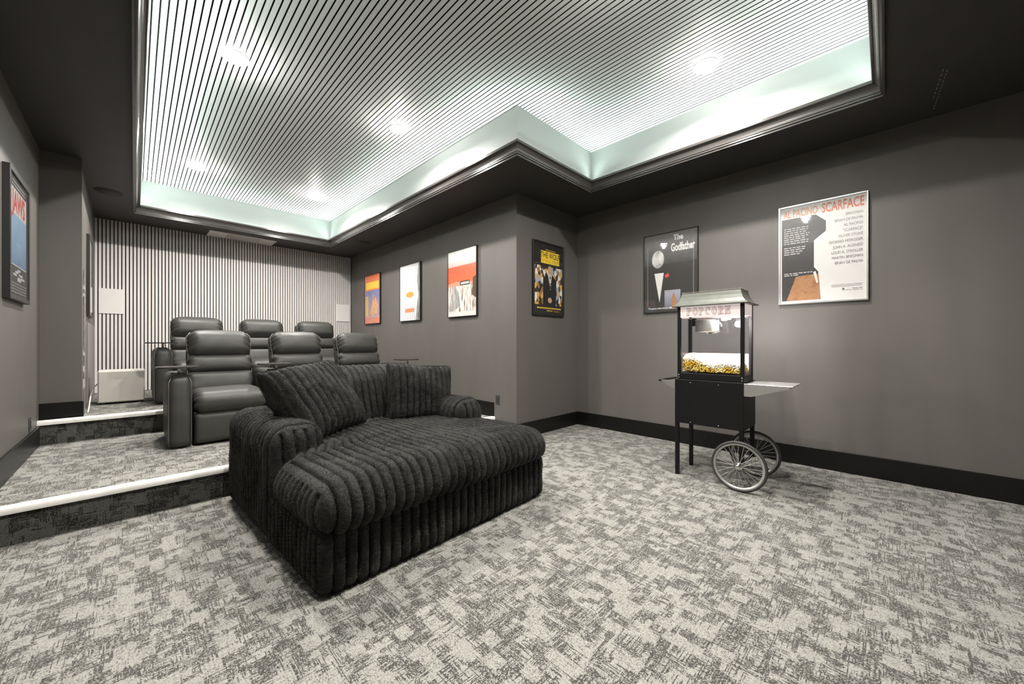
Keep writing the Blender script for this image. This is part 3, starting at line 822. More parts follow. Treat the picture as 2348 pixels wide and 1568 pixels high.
# ------------------------------------------------------------------ leather recliners
def arm_mesh():
    def w(V):
        k = np.clip((V[:, 2] - 0.3) / 0.33, 0, 1)
        V[:, 1] += 0.02 * k * (V[:, 1] < 0.2)
        return V
    return cushion('arm', (0.004, 0, 0.012), (0.161, 0.78, 0.635), 0.05, 0.022, bulge=(0.004, 0.02, 0.012), warp=w, seed=1)
def lean(V, y0=0.60, z0=0.44, a=R(14)):
    V = V.copy(); y, z = V[:, 1] - y0, V[:, 2] - z0
    V[:, 1] = y0 + y * math.cos(a) + z * math.sin(a); V[:, 2] = z0 - y * math.sin(a) + z * math.cos(a)
    return V
RM = {}
def rec_meshes():
    RM['arm'] = arm_mesh()
    x0, x1 = 0.176, 0.736
    RM['seat_cushion'] = cushion('seat_cushion', (x0, -0.015, 0.285), (x1, 0.62, 0.465), 0.075, 0.016, bulge=(0, 0.012, 0.022), pleat=0.006, pf=95, seed=3)
    RM['footrest_panel'] = cushion('footrest_panel', (x0 + 0.004, 0.004, 0.02), (x1 - 0.004, 0.11, 0.292), 0.035, 0.018, bulge=(0, 0.014, 0), seed=4)
    RM['seat_box'] = MB().box((x0, 0.06, 0.01), (x1, 0.74, 0.30), 0.01, 2).mesh('seat_box')
    hw = 0.012
    RM['headrest'] = cushion('headrest', (x0 + hw, 0.585, 0.80), (x1 - hw, 0.80, 1.065), 0.085, 0.014, bulge=(0, 0.045, 0.028), pleat=0.008, pf=110, seed=5, warp=lean)
    RM['back_cushion'] = cushion('back_cushion', (x0 + hw - 0.004, 0.605, 0.625), (x1 - hw + 0.004, 0.78, 0.815), 0.05, 0.015, bulge=(0, 0.036, 0), pleat=0.007, pf=90, seed=6, warp=lean)
    RM['lumbar_cushion'] = cushion('lumbar_cushion', (x0 + 0.002, 0.60, 0.40), (x1 - 0.002, 0.78, 0.64), 0.05, 0.015, bulge=(0, 0.022, 0), pleat=0.005, pf=80, seed=7, warp=lean)
    RM['back_shell'] = cushion('back_shell', (x0 + 0.006, 0.70, 0.10), (x1 - 0.006, 0.82, 1.055), 0.04, 0.03, seed=8, warp=lean)
    # piping up both edges of the backrest and round the arm front
    def side(xe):
        P = np.array([(xe, 0.66 + 0.0 * q, q) for q in np.linspace(0.42, 1.02, 14)] + [(xe + (0.03 if xe < 0.4 else -0.03), 0.68, 1.065)])
        P[:, 0] += np.where((P[:, 2] > 0.78) & (P[:, 2] < 0.84), (0.008 if xe < 0.4 else -0.008), 0)
        return [tuple(p) for p in lean(P)]
    RM['piping0'] = MB().tube(side(x0 + 0.008), 0.0055, 6).mesh('piping'); RM['piping1'] = MB().tube(side(x1 - 0.008), 0.0055, 6).mesh('piping')
    rim = []
    for xe in (0.008, 0.157):
        rim.append([(xe, -0.002 + 0.006 * math.sin(PI * q / 0.6), q) for q in np.linspace(0.03, 0.575, 10)] + [(xe + (0.02 if xe < 0.1 else -0.02), 0.035, 0.628)])
    RM['arm_piping0'] = MB().tube(rim[0], 0.0042, 6).mesh('piping'); RM['arm_piping1'] = MB().tube(rim[1], 0.0042, 6).mesh('piping')
    RM['cup_recess'] = MB().lathe([(0.040, 0.0), (0.046, 0.004), (0.050, 0.0), (0.050, -0.004), (0.040, -0.004)], (0.082, 0.24, 0.646), (0, 0, 1), 24).mesh('cup_ring')
    RM['tray_post'] = MB().lathe([(0.030, 0.0), (0.030, 0.006), (0.011, 0.008), (0.011, 0.055), (0.02, 0.06), (0, 0.06)], (0.082, 0.10, 0.638), (0, 0, 1), 20).mesh('tray_post')
    pts = []
    for a in np.linspace(0, 2 * PI, 40, endpoint=False):
        ca, sa = math.cos(a), math.sin(a)
        pts.append((0.075 + 0.145 * math.copysign(abs(ca) ** 0.6, ca), 0.12 + 0.135 * math.copysign(abs(sa) ** 0.6, sa), 0.698))
    RM['tray_top'] = MB().prism(pts, (0, 0, 0.013)).mesh('tray_top')
rec_meshes()
PITCH = 0.745
def recliner(x, y, z, label, group, left_arm, trays):
    t = empty('recliner', (x, y, z)); tag(t, label, 'armchair', group)
    for n in ('seat_box', 'seat_cushion', 'footrest_panel', 'lumbar_cushion', 'back_cushion', 'headrest', 'back_shell'):
        link(n, RM[n], M['leather'], t)
    for q in '01': p = link('piping', RM['piping' + q], M['leather_pipe'], t); p['label'] = 'thin grey piping'
    for dx, on in ((0.0, left_arm), (PITCH, True)):
        if not on: continue
        a = link('arm', RM['arm'], M['leather'], t, (dx, 0, 0))
        for q in '01': link('piping', RM['arm_piping' + q], M['leather_pipe'], a)
        link('cup_ring', RM['cup_recess'], M['black_metal'], a)
        if dx in trays:
            tr = link('swivel_tray', RM['tray_top'], M['tray'], t, (dx, 0, 0)); tr['label'] = 'dark rounded swivel tray'
            link('tray_post', RM['tray_post'], M['steel'], tr)
G1, G2 = 'leather recliners in the front row', 'leather recliners in the back row'
X1, Y1 = 0.197, 4.325
recliner(X1, Y1, Z1, 'black leather recliner in the front row with both arms, whole seat in view', G1, True, (0.0, PITCH))
recliner(X1 + PITCH, Y1, Z1, 'black leather recliner in the middle of the front row, behind the fur lounger', G1, False, ())
recliner(X1 + 2 * PITCH, Y1, Z1, 'black leather recliner at the right end of the front row, nearest the poster wall', G1, False, (PITCH,))
X2, Y2 = 0.150, 5.84
recliner(X2, Y2, Z2, 'black leather recliner at the left end of the back row with a swivel tray', G2, True, (0.0,))
recliner(X2 + PITCH, Y2, Z2, 'black leather recliner in the middle of the back row', G2, False, ())
recliner(X2 + 2 * PITCH, Y2, Z2, 'black leather recliner at the right end of the back row, before the slat wall', G2, False, ())

# ------------------------------------------------------------------ posters
C = {}
def flat(name, col, rough=0.42):
    if name not in C: C[name] = simple('print_' + name, col, rough, var=0.06, vscale=20)
    return C[name]
class Sheet:
    """poster: frame, printed sheet with its print as thin inked layers, glazing"""
    def __init__(s, loc, rz, w, h, label, frame='black_frame', fw=0.016, fd=0.026, border=0.0, base=None, glazed=True):
        s.t = empty('poster', loc, rz); tag(s.t, label, 'poster')
        s.w, s.h = w, h
        mb = MB()
        mb.box((-w / 2, -fd, -h / 2), (-w / 2 + fw, 0, h / 2), 0.002, 1); mb.box((w / 2 - fw, -fd, -h / 2), (w / 2, 0, h / 2), 0.002, 1)
        mb.box((-w / 2 + fw, -fd, h / 2 - fw), (w / 2 - fw, 0, h / 2), 0.002, 1); mb.box((-w / 2 + fw, -fd, -h / 2), (w / 2 - fw, 0, -h / 2 + fw), 0.002, 1)
        mb.build('frame', M[frame], s.t)
        s.iw, s.ih = w - 2 * fw, h - 2 * fw
        s.y = -fd + 0.010
        s.sheet = MB().box((-s.iw / 2, s.y, -s.ih / 2), (s.iw / 2, -0.001, s.ih / 2)).build('sheet', base or flat('white', (0.64, 0.63, 0.61)), s.t)
        s.k = 0
        if glazed:
            MB().box((-s.iw / 2, -fd + 0.003, -s.ih / 2), (s.iw / 2, -fd + 0.005, s.ih / 2)).build('glazing', M['pane'], s.t)
    def P(s, u, v): return (-s.iw / 2 + u * s.iw, -s.ih / 2 + v * s.ih)
    def yy(s): s.k += 1; return s.y - 0.00015 * s.k
    def shape(s, pts, mat, name='artwork'):
        y = s.yy(); mb = MB()
        mb.poly([(s.P(*p)[0], y, s.P(*p)[1]) for p in pts])
        me = mb.mesh(name, recalc=False)
        if me.polygons[0].normal.y > 0: me.flip_normals()
        return link(name, me, mat, s.sheet)
    def rect(s, u0, v0, u1, v1, mat): return s.shape([(u0, v0), (u1, v0), (u1, v1), (u0, v1)], mat)
    def oval(s, u, v, ru, rv, mat, a0=0, a1=2 * PI):
        return s.shape([(u + ru * math.cos(a), v + rv * math.sin(a)) for a in np.linspace(a0, a1, 28, endpoint=(a1 - a0) < 6)], mat)
    def text(s, body, u, v, size, mat, align='CENTER', sx=1.0, bold=0.0):
        x, z = s.P(u, v)
        me = text_mesh(body, size, Matrix.Translation((x, s.yy(), z)), align, sx, bold)
        return link('lettering', me, mat, s.sheet)
    def bars(s, rows, mat, name='print_and_reflection'):  # rows of print, and the upright bars painted as slat reflections
        y = s.yy(); mb = MB()
        for u0, u1, v, hv in rows:
            a, b = s.P(u0, v - hv / 2), s.P(u1, v + hv / 2)
            mb.poly([(a[0], y, a[1]), (b[0], y, a[1]), (b[0], y, b[1]), (a[0], y, b[1])])
        me = mb.mesh(name, recalc=False)
        if me.polygons[0].normal.y > 0: me.flip_normals()
        o = link(name, me, mat, s.sheet); o['kind'] = 'stuff'; return o
rnd = random.Random(3)
def words(u0, u1, v, h, lo=0.02, hi=0.07, gap=0.012):
    out = []; u = u0
    while u < u1 - 0.01:
        w = min(rnd.uniform(lo, hi), u1 - u); out.append((u, u + w, v, h)); u += w + gap
    return out

INK = flat('ink_black', (0.012, 0.012, 0.013)); DARK = flat('charcoal_ink', (0.035, 0.032, 0.031)); WHT = flat('white', (0.64, 0.63, 0.61))
YEL = flat('yellow', (0.85, 0.60, 0.05)); GOLD = flat('gold', (0.62, 0.38, 0.05)); ORG = flat('orange', (0.80, 0.23, 0.05))
RED = flat('red', (0.62, 0.06, 0.04)); GREY = flat('grey', (0.33, 0.33, 0.33)); BRN = flat('brown', (0.33, 0.155, 0.065))
ZP = 1.953
# right wall: black and white sheet, silver frame
s = Sheet((XR, 0.424, ZP + 0.007), R(-90), 0.628, 0.925, 'black and white poster in a silver frame with a red title on the right wall', 'silver_frame', 0.013, 0.028)
s.shape([(0.02, 0.02), (0.42, 0.02), (0.42, 0.62), (0.56, 0.70), (0.56, 0.80), (0.44, 0.88), (0.02, 0.88)], fade('ink_fade', (0.03, 0.027, 0.027), (0.09, 0.085, 0.082), -0.1, 0.5))
s.shape([(0.41, 0.02), (0.50, 0.02), (0.47, 0.30), (0.41, 0.36)], INK)
s.shape([(0.08, 0.02), (0.50, 0.02), (0.475, 0.28), (0.20, 0.27)], speckle('brown_wash', [(0.30, 0.14, 0.055), (0.38, 0.19, 0.085), (0.26, 0.11, 0.04)], (14, 14, 30), 0.4, 'noise'))
s.shape([(0.41, 0.30), (0.44, 0.31), (0.47, 0.19), (0.45, 0.185)], WHT)
s.text('AL PACINO', 0.255, 0.925, 0.098, flat('faded_red', (0.60, 0.27, 0.13)), sx=0.50, bold=0.002)
s.text('SCARFACE', 0.745, 0.925, 0.118, flat('brick_red', (0.62, 0.16, 0.08)), sx=0.50, bold=0.002)
for i, tx in enumerate(['BREGMAN', 'BRIAN DE PALMA', 'AL PACINO', '"SCARFACE"', 'OLIVER STONE', 'GIORGIO MORODER', 'JOHN A. ALONZO', 'LOUIS A. STROLLER', 'MARTIN BREGMAN', 'BRIAN DE PALMA']):
    s.text(tx, 0.965, 0.83 - i * 0.052, 0.033, flat('mid_grey', (0.22, 0.22, 0.22)), 'RIGHT', 0.72)
s.bars([r for i in range(8) for r in words(0.05, 0.37 - 0.02 * (i % 3), 0.775 - i * 0.022, 0.008)] + [r for i in range(4) for r in words(0.05, 0.34 - 0.03 * i, 0.575 - i * 0.022, 0.009)] + [r for i in range(2) for r in words(0.05, 0.40 - 0.16 * i, 0.305 - i * 0.018, 0.009)], flat('pale_grey', (0.5, 0.49, 0.48)))
s.bars(words(0.62, 0.96, 0.15, 0.004, 0.05, 0.12, 0.006) + words(0.62, 0.96, 0.135, 0.004, 0.05, 0.12, 0.006) + words(0.85, 0.96, 0.11, 0.006) + words(0.78, 0.96, 0.095, 0.004), GREY)
s.text('R', 0.755, 0.105, 0.022, INK, bold=0.001)
# right wall: dark sheet with white wedge, partly behind the cart
s = Sheet((XR, 1.782, ZP + 0.003), R(-90), 0.625, 0.93, 'dark poster with a white wedge and white title, behind the popcorn cart', 'black_frame', 0.010, 0.026, base=flat('warm_black_sheet', (0.03, 0.027, 0.025)))
s.rect(0.0, 0.62, 1.0, 1.0, fade('grey_fade', (0.035, 0.032, 0.03), (0.16, 0.155, 0.15), 0.1, 0.46))
s.bars([(0.06, 0.066, 0.47, 0.78), (0.93, 0.936, 0.47, 0.78)], GREY)
s.shape([(0.20, 0.50), (0.385, 0.50), (0.30, 0.12)], WHT)
s.oval(0.27, 0.68, 0.12, 0.115, speckle('pale_print', [(0.05, 0.05, 0.05), (0.45, 0.44, 0.43), (0.72, 0.70, 0.68)], (9, 9, 7), 0.4, 'noise'))
s.shape([(0.40, 0.46), (0.47, 0.49), (0.49, 0.45), (0.43, 0.43)], RED)
s.rect(0.40, 0.03, 0.70, 0.27, fade('steel_blue_print', (0.12, 0.13, 0.16), (0.30, 0.31, 0.36), -0.42, -0.25))
s.shape([(0.52, 0.03), (0.64, 0.03), (0.62, 0.16), (0.57, 0.24), (0.54, 0.16)], BRN)
s.text('The', 0.66, 0.925, 0.085, WHT, sx=0.8, bold=0.003)
s.text('Godfather', 0.74, 0.80, 0.125, WHT, sx=0.50, bold=0.004)
s.text("\"I'm gonna make him an offer he can't refuse\"", 0.07, 0.045, 0.027, WHT, 'LEFT', 0.92, bold=0.0006)
# short wall: yellow title panel
s = Sheet((3.742, YW, 1.945), 0.0, 0.62, 0.925, 'black framed poster with a yellow title panel on the short wall', 'black_frame', 0.018, 0.028, base=flat('black_sheet', (0.02, 0.018, 0.016)))
s.rect(0.03, 0.13, 0.97, 0.68, speckle('crowd_patchwork', [(0.05, 0.03, 0.015), (0.62, 0.36, 0.08), (0.02, 0.02, 0.02), (0.75, 0.70, 0.62), (0.28, 0.16, 0.06), (0.35, 0.36, 0.40)], (26, 26, 17), 0.4))
s.bars([(rnd.uniform(0, 0.9), 0, rnd.uniform(0.72, 0.97), 0.006) for _ in range(0)] + [(u, u + rnd.uniform(0.03, 0.1), rnd.uniform(0.7, 0.97), 0.004) for u in [rnd.uniform(0.02, 0.9) for _ in range(24)]], GREY)
s.shape([(0.30, 0.13), (0.74, 0.13), (0.76, 0.50), (0.62, 0.565), (0.42, 0.565), (0.30, 0.50)], INK)
s.shape([(0.46, 0.57), (0.60, 0.57), (0.55, 0.36)], WHT)
s.shape([(0.52, 0.565), (0.56, 0.565), (0.57, 0.40), (0.55, 0.34), (0.53, 0.40)], speckle('striped_tie', [(0.02, 0.02, 0.02), (0.6, 0.55, 0.4)], (3, 3, 70), 0.4))
s.oval(0.53, 0.63, 0.075, 0.065, flat('tan', (0.50, 0.32, 0.20)))
s.oval(0.53, 0.20, 0.07, 0.04, flat('tan', (0.50, 0.32, 0.20)))
s.rect(0.23, 0.72, 0.86, 0.895, YEL)
s.text('THE WOLF', 0.545, 0.835, 0.098, INK, sx=0.78, bold=0.001)
s.text('OF WALL STREET', 0.545, 0.755, 0.056, flat('dark_yellow', (0.45, 0.27, 0.01)), sx=0.84)
s.bars(words(0.38, 0.72, 0.915, 0.012) + words(0.10, 0.92, 0.085, 0.02, 0.03, 0.08, 0.008) + words(0.42, 0.62, 0.05, 0.014) + words(0.68, 0.86, 0.045, 0.008), GOLD)
# long wall, three sheets
s = Sheet((XL, 4.095, ZP), R(-90), 0.64, 0.922, 'white and red poster on the long wall, nearest the projecting corner', 'black_frame', 0.008, 0.034)
s.rect(0.0, 0.74, 1, 1.0, fade('pale_sky_print', (0.55, 0.36, 0.30), (0.72, 0.70, 0.67), 0.2, 0.36))
s.rect(0.0, 0.47, 1, 0.76, fade('red_orange_print', (0.72, 0.14, 0.05), (0.62, 0.10, 0.04), 0.0, 0.25))
s.shape([(0, 0.45), (1, 0.45), (1, 0.52), (0.72, 0.49), (0.3, 0.53), (0, 0.50)], flat('salmon', (0.68, 0.30, 0.20)))
s.rect(0, 0.07, 1, 0.46, speckle('streaked_print', [(0.05, 0.045, 0.04), (0.60, 0.50, 0.44), (0.75, 0.72, 0.68), (0.2, 0.12, 0.09)], (30, 30, 5), 0.4, 'noise'))
s.shape([(0.04, 0.08), (0.20, 0.08), (0.45, 0.16), (0.38, 0.36), (0.26, 0.47), (0.12, 0.32)], speckle('grey_folds', [(0.04, 0.04, 0.04), (0.55, 0.53, 0.5), (0.1, 0.1, 0.1), (0.6, 0.58, 0.56)], (55, 55, 3), 0.4, 'noise'))
s.shape([(0.86, 0.30), (0.99, 0.25), (0.99, 0.58), (0.88, 0.55)], flat('dark_brown', (0.10, 0.05, 0.03)))
s.rect(0.44, 0.46, 0.77, 0.525, INK)
s.bars(words(0.47, 0.75, 0.492, 0.035, 0.025, 0.05, 0.010), WHT)
s = Sheet((XL, 5.46, ZP - 0.002), R(-90), 0.64, 0.922, 'pale grey poster with a small amber patch, middle one on the long wall', 'black_frame', 0.008, 0.034)
s.rect(0, 0.0, 1, 1, fade('pale_to_dark_print', (0.74, 0.74, 0.75), (0.42, 0.42, 0.43), 0.0, 0.55, 0))
s.shape([(0.78, 0.0), (1, 0.0), (1, 1), (0.93, 1), (0.86, 0.7), (0.92, 0.45)], speckle('dark_folds', [(0.03, 0.03, 0.03), (0.35, 0.34, 0.33), (0.05, 0.05, 0.05)], (28, 28, 4), 0.4, 'noise'))
s.oval(0.5, 0.46, 0.20, 0.05, speckle('amber_print', [(0.45, 0.18, 0.03), (0.75, 0.42, 0.08), (0.2, 0.08, 0.03)], (30, 30, 30), 0.4, 'noise'))
s.rect(0.27, 0.145, 0.72, 0.215, ORG)
s.bars([(0.08 + 0.09 * i, 0.095 + 0.09 * i, 0.13, 0.26) for i in range(8)], flat('blue_grey_reflection', (0.30, 0.32, 0.38)))  # slat wall reflection painted on as upright bars along the foot
s = Sheet((XL, 6.82, ZP + 0.004), R(-90), 0.64, 0.925, 'red, yellow and blue poster on the long wall, next to the slat wall', 'black_frame', 0.008, 0.034, base=flat('red_orange_sheet', (0.68, 0.17, 0.07)))
s.rect(0.04, 0.12, 0.98, 0.68, fade('violet_print', (0.42, 0.28, 0.30), (0.16, 0.18, 0.36), -0.3, 0.15))
s.shape([(0.30, 0.14), (0.80, 0.18), (0.92, 0.34), (0.72, 0.52), (0.55, 0.60), (0.50, 0.42)], speckle('warm_figure_patch', [(0.55, 0.24, 0.10), (0.68, 0.40, 0.22), (0.22, 0.10, 0.16)], (16, 16, 10), 0.4, 'noise'))
s.rect(0.06, 0.70, 0.94, 0.86, flat('amber', (0.80, 0.36, 0.04)))
s.bars(words(0.09, 0.92, 0.785, 0.13, 0.05, 0.08, 0.02), YEL)
s.bars([(0.03, 0.24, 0.17 + 0.032 * i, 0.016) for i in range(13)], YEL)
s.bars([(0.06 + 0.1 * i, 0.078 + 0.1 * i, 0.08, 0.15) for i in range(10)], flat('pale_pink_reflection', (0.66, 0.52, 0.50)))  # pale upright bars painted on for the slats mirrored in the glazing
# left wall
s = Sheet((XLEFT, 4.42, 1.875), R(90), 0.66, 0.89, 'black framed poster with a red title over a blue panel on the left wall', 'black_frame', 0.03, 0.034, base=flat('black_sheet', (0.02, 0.018, 0.016)))
s.rect(0.07, 0.67, 0.93, 0.90, WHT)
s.rect(0.07, 0.26, 0.93, 0.69, fade('blue_sea_print', (0.09, 0.19, 0.36), (0.30, 0.46, 0.62), -0.25, 0.2))
s.rect(0.38, 0.265, 0.66, 0.46, fade('blue_grey_patch', (0.06, 0.10, 0.18), (0.26, 0.40, 0.56), -0.25, -0.03))
s.bars([(0.07, 0.93, 0.258, 0.008)], WHT)
s.text('JAWS', 0.5, 0.785, 0.20, RED, sx=0.85, bold=0.006)
s.bars([r for i in range(2) for r in words(0.14, 0.86, 0.955 - 0.03 * i, 0.014)] + [(0.3, 0.48, 0.205, 0.02), (0.5, 0.7, 0.19, 0.02), (0.42, 0.58, 0.225, 0.02), (0.2, 0.38, 0.18, 0.02), (0.6, 0.82, 0.165, 0.02), (0.42, 0.62, 0.15, 0.035)], flat('pale_grey', (0.5, 0.49, 0.48)))
s.bars([r for i in range(4) for r in words(0.08, 0.92, 0.105 - i * 0.024, 0.009)], GREY)
# side wall, seen edge on
s = Sheet((-0.3725, 6.42, 1.87), R(90) + math.atan2(XS0 - XS1, YB - YP), 0.66, 0.88, 'white poster in a slim frame seen edge on, beside the slat wall', 'black_frame', 0.012, 0.03)
s.rect(0.05, 0.05, 0.95, 0.30, fade('grey_to_white_print', (0.5, 0.5, 0.49), (0.74, 0.73, 0.72), -0.45, -0.2))

# ------------------------------------------------------------------ popcorn cart and machine
CX0, CX1, CY0, CY1 = 3.305, 3.668, 0.780, 1.303
t = empty('popcorn_cart', (CX0, CY1, 0), R(-90)); tag(t, 'black metal two-wheeled cart with steel side shelf under the popcorn machine', 'cart')
# local axes: x runs along the wall to the right (world -y), y runs into the wall (world +x)
LW, LD = CY1 - CY0, CX1 - CX0
mb = MB(); mb.box((0, 0, 0.45), (LW, LD, 0.823), 0.004, 2); mb.build('cabinet', M['black_metal'], t)
mscr = MB().lathe([(0, -0.004), (0.004, -0.003), (0.005, 0.0)], (0, 0, 0), (0, 1, 0), 10).mesh('screw')
for px, pz in ((0.13, 0.798), (0.345, 0.794), (0.13, 0.466), (0.345, 0.468)): link('screw', mscr, M['chrome'], t, (px, 0, pz))
for px, pz0 in ((0.0, 0.0), (LW - 0.034, 0.19)):
    for py in (0.004, LD - 0.034):
        MB().box((px, py, pz0), (px + 0.03, py + 0.03, 0.46), 0.003, 1).build('leg', M['black_metal'], t)
WY, WZ, WR = LW - 0.022, 0.192, 0.192
MB().tube([(WY, -0.075, WZ), (WY, LD + 0.09, WZ)], 0.009, 10).build('axle', M['black_metal'], t)
def ring(r0, y, r, n=56, k=10):
    return MB().tube([(WY + r0 * math.cos(a), y, WZ + r0 * math.sin(a)) for a in np.linspace(0, 2 * PI, n, endpoint=False)], r, k, closed=True)
for y in (-0.055, LD + 0.065):
    w = ring(WR - 0.011, y, 0.0115).build('wheel', M['rubber'], t)
    MB().lathe([(WR - 0.019, -0.008), (WR - 0.034, -0.006), (WR - 0.034, 0.006), (WR - 0.019, 0.008), (WR - 0.019, -0.008)], (WY, y, WZ), (0, 1, 0), 56).build('rim', M['rim'], w)
    MB().lathe([(0, -0.036), (0.012, -0.034), (0.020, -0.026), (0.022, -0.016), (0.030, -0.014), (0.030, 0.014), (0.018, 0.018), (0.014, 0.03), (0, 0.03)], (WY, y, WZ), (0, 1, 0), 24).build('hub', M['chrome'], w)
    for i in range(28):
        a = 2 * PI * i / 28; off = 0.05 * (1 if i % 2 else -1); yo = 0.011 * (1 if i % 4 < 2 else -1)
        p0 = (WY + 0.027 * math.cos(a + off * 6), y + yo, WZ + 0.027 * math.sin(a + off * 6)); p1 = (WY + (WR - 0.03) * math.cos(a), y, WZ + (WR - 0.03) * math.sin(a))
        MB().tube([p0, p1], 0.0019, 5, caps=False).build('spoke', M['rim'], w)
# steel shelf on the right
sh = MB().box((LW, 0.004, 0.812), (LW + 0.305, LD - 0.004, 0.818), 0.001, 1).build('side_shelf', M['steel'], t)
mb = MB()
for y in (0.004, LD - 0.008):
    mb.prism([(LW, y, 0.812), (LW + 0.285, y, 0.812), (LW + 0.285, y, 0.800), (LW + 0.05, y, 0.722), (LW, y, 0.722)], (0, 0.004, 0))
mb.prism([(LW + 0.285, 0.004, 0.812), (LW + 0.285, LD - 0.004, 0.812), (LW + 0.285, LD - 0.004, 0.800), (LW + 0.285, 0.004, 0.800)], (0.003, 0, 0))
mb.build('shelf_flange', M['steel'], sh)
# push handle on the left
mb = MB()
for y in (0.006, LD - 0.012):
    mb.prism([(0, y, 0.815), (-0.125, y, 0.808), (-0.125, y, 0.795), (-0.07, y, 0.765), (0, y, 0.73)], (0, 0.005, 0))
hb = mb.build('handle_bracket', M['steel'], t)
MB().tube([(-0.128, -0.012, 0.803), (-0.128, LD + 0.012, 0.803)], 0.009, 12).build('handle_bar', M['black_metal'], hb)

MX0, MX1, MY0, MY1 = 3.322, 3.600, 0.783, 1.286
ZM = 0.823
t = empty('popcorn_machine', (MX0, MY1, ZM), R(-90)); tag(t, 'lit glass popcorn machine with a flared metal roof standing on the black cart', 'popcorn machine')
w, d = MY1 - MY0, MX1 - MX0
H0, H1, H2 = 0.055, 0.527, 0.622      # floor of the case, sign underside, roof underside (from the cart top)
MB().box((0, 0, 0), (w, d, H0), 0.004, 2).build('base', M['black_metal'], t)
for px in (0, w - 0.024):
    for py in (0, d - 0.024):
        p = MB().box((px - 0.001, py - 0.001, 0.0), (px + 0.025, py + 0.025, H2), 0.002, 1).build('corner_post', M['black_metal'], t)
        for z in (0.014, 0.036): 
            if py == 0: link('screw', mscr, M['chrome'], p, (px + 0.012, -0.001, z)).scale = (1.3, 1.3, 1.3)
gf = MB().box((0.024, 0.003, H0), (w - 0.024, 0.006, H1)).build('front_pane', M['casepane'], t)
for px in (0.004, w - 0.007): MB().box((px, 0.024, H0), (px + 0.003, d - 0.024, H1)).build('side_pane', M['casepane'], t)
MB().box((0.024, d - 0.007, H0 + 0.165), (w - 0.024, d - 0.004, H1)).build('back_pane', M['casepane'], t)
MB().box((0.024, d - 0.010, H0), (w - 0.024, d - 0.004, H0 + 0.165)).build('back_panel', M['case_cream'], t)
MB().box((0.024, d * 0.5, H1 - 0.004), (w - 0.024, d - 0.006, H1)).build('top_plate', M['steel'], t)
sg = MB().box((0.024, 0.001, H1), (w - 0.024, 0.006, H2 - 0.004)).build('front_sign', M['sign'], t)
for px in (0.002, w - 0.007): MB().box((px, 0.024, H1), (px + 0.005, d - 0.024, H2 - 0.004)).build('side_sign', M['sign'], t)
MB().box((0.024, d - 0.006, H1), (w - 0.024, d - 0.002, H2 - 0.004)).build('rear_sign', M['sign'], t)
# POPCORN in slab lettering
SX = 0.42 * w
def slab(mb, grow, y):
    hgt = 0.062; lw = 0.0365; st = 0.0105 + 2 * grow; z0 = (H1 + H2) / 2 - hgt / 2 - 0.002
    def R4(x0, z0_, x1, z1_): mb.poly([(x0 - grow, y, z0_ - grow), (x1 + grow, y, z0_ - grow), (x1 + grow, y, z1_ + grow), (x0 - grow, y, z1_ + grow)])
    def arc(cx, cz, rx, rz, a0, a1, th, n=10):
        pr = None
        for a in np.linspace(a0, a1, n):
            o_ = (cx + (rx + grow) * math.cos(a), y, cz + (rz + grow) * math.sin(a)); i_ = (cx + (rx - th - grow) * math.cos(a), y, cz + (rz - th * 0.75 - grow) * math.sin(a))
            if pr: mb.poly([pr[0], o_, i_, pr[1]])
            pr = (o_, i_)
    gap = 0.0125
    x = w * 0.155
    for c in 'POPCORN':
        m = lw
        s_ = 0.010
        if c in 'PR':
            R4(x, z0, x + 0.018, z0 + 0.005); R4(x + 0.004, z0, x + 0.004 + s_, z0 + hgt); R4(x, z0 + hgt - 0.005, x + 0.016, z0 + hgt)
            arc(x + 0.014, z0 + hgt * 0.73, m - 0.016, hgt * 0.27, -PI / 2, PI / 2, 0.009)
            if c == 'R':
                mb.poly([(x + 0.016 - grow, y, z0 + hgt * 0.48), (x + 0.025 + grow, y, z0 + hgt * 0.48), (x + m + grow, y, z0 - grow), (x + m - 0.011 - grow, y, z0 - grow)])
        elif c in 'OC':
            a0, a1 = (0, 2 * PI) if c == 'O' else (0.75, 2 * PI - 0.75)
            arc(x + m / 2, z0 + hgt / 2, m / 2, hgt / 2, a0, a1, s_, 20)
            if c == 'C': R4(x + m - 0.008, z0 + hgt * 0.66, x + m - 0.003, z0 + hgt * 0.98)
        else:
            for xe in (x + 0.003, x + m - 0.011):
                R4(xe, z0, xe + 0.008, z0 + hgt); R4(xe - 0.003, z0, xe + 0.011, z0 + 0.004); R4(xe - 0.003, z0 + hgt - 0.004, xe + 0.011, z0 + hgt)
            mb.poly([(x + 0.003 - grow, y, z0 + hgt), (x + 0.011 + grow, y, z0 + hgt), (x + m - 0.003 + grow, y, z0), (x + m - 0.011 - grow, y, z0)])
        x += lw + gap
    return mb
a = slab(MB(), 0.0018, -0.0002); link('lettering_outline', a.mesh('lettering_outline', False), M['sign_red'], sg)
a = slab(MB(), -0.0012, -0.0010); link('lettering', a.mesh('lettering', False), M['sign_white'], sg)
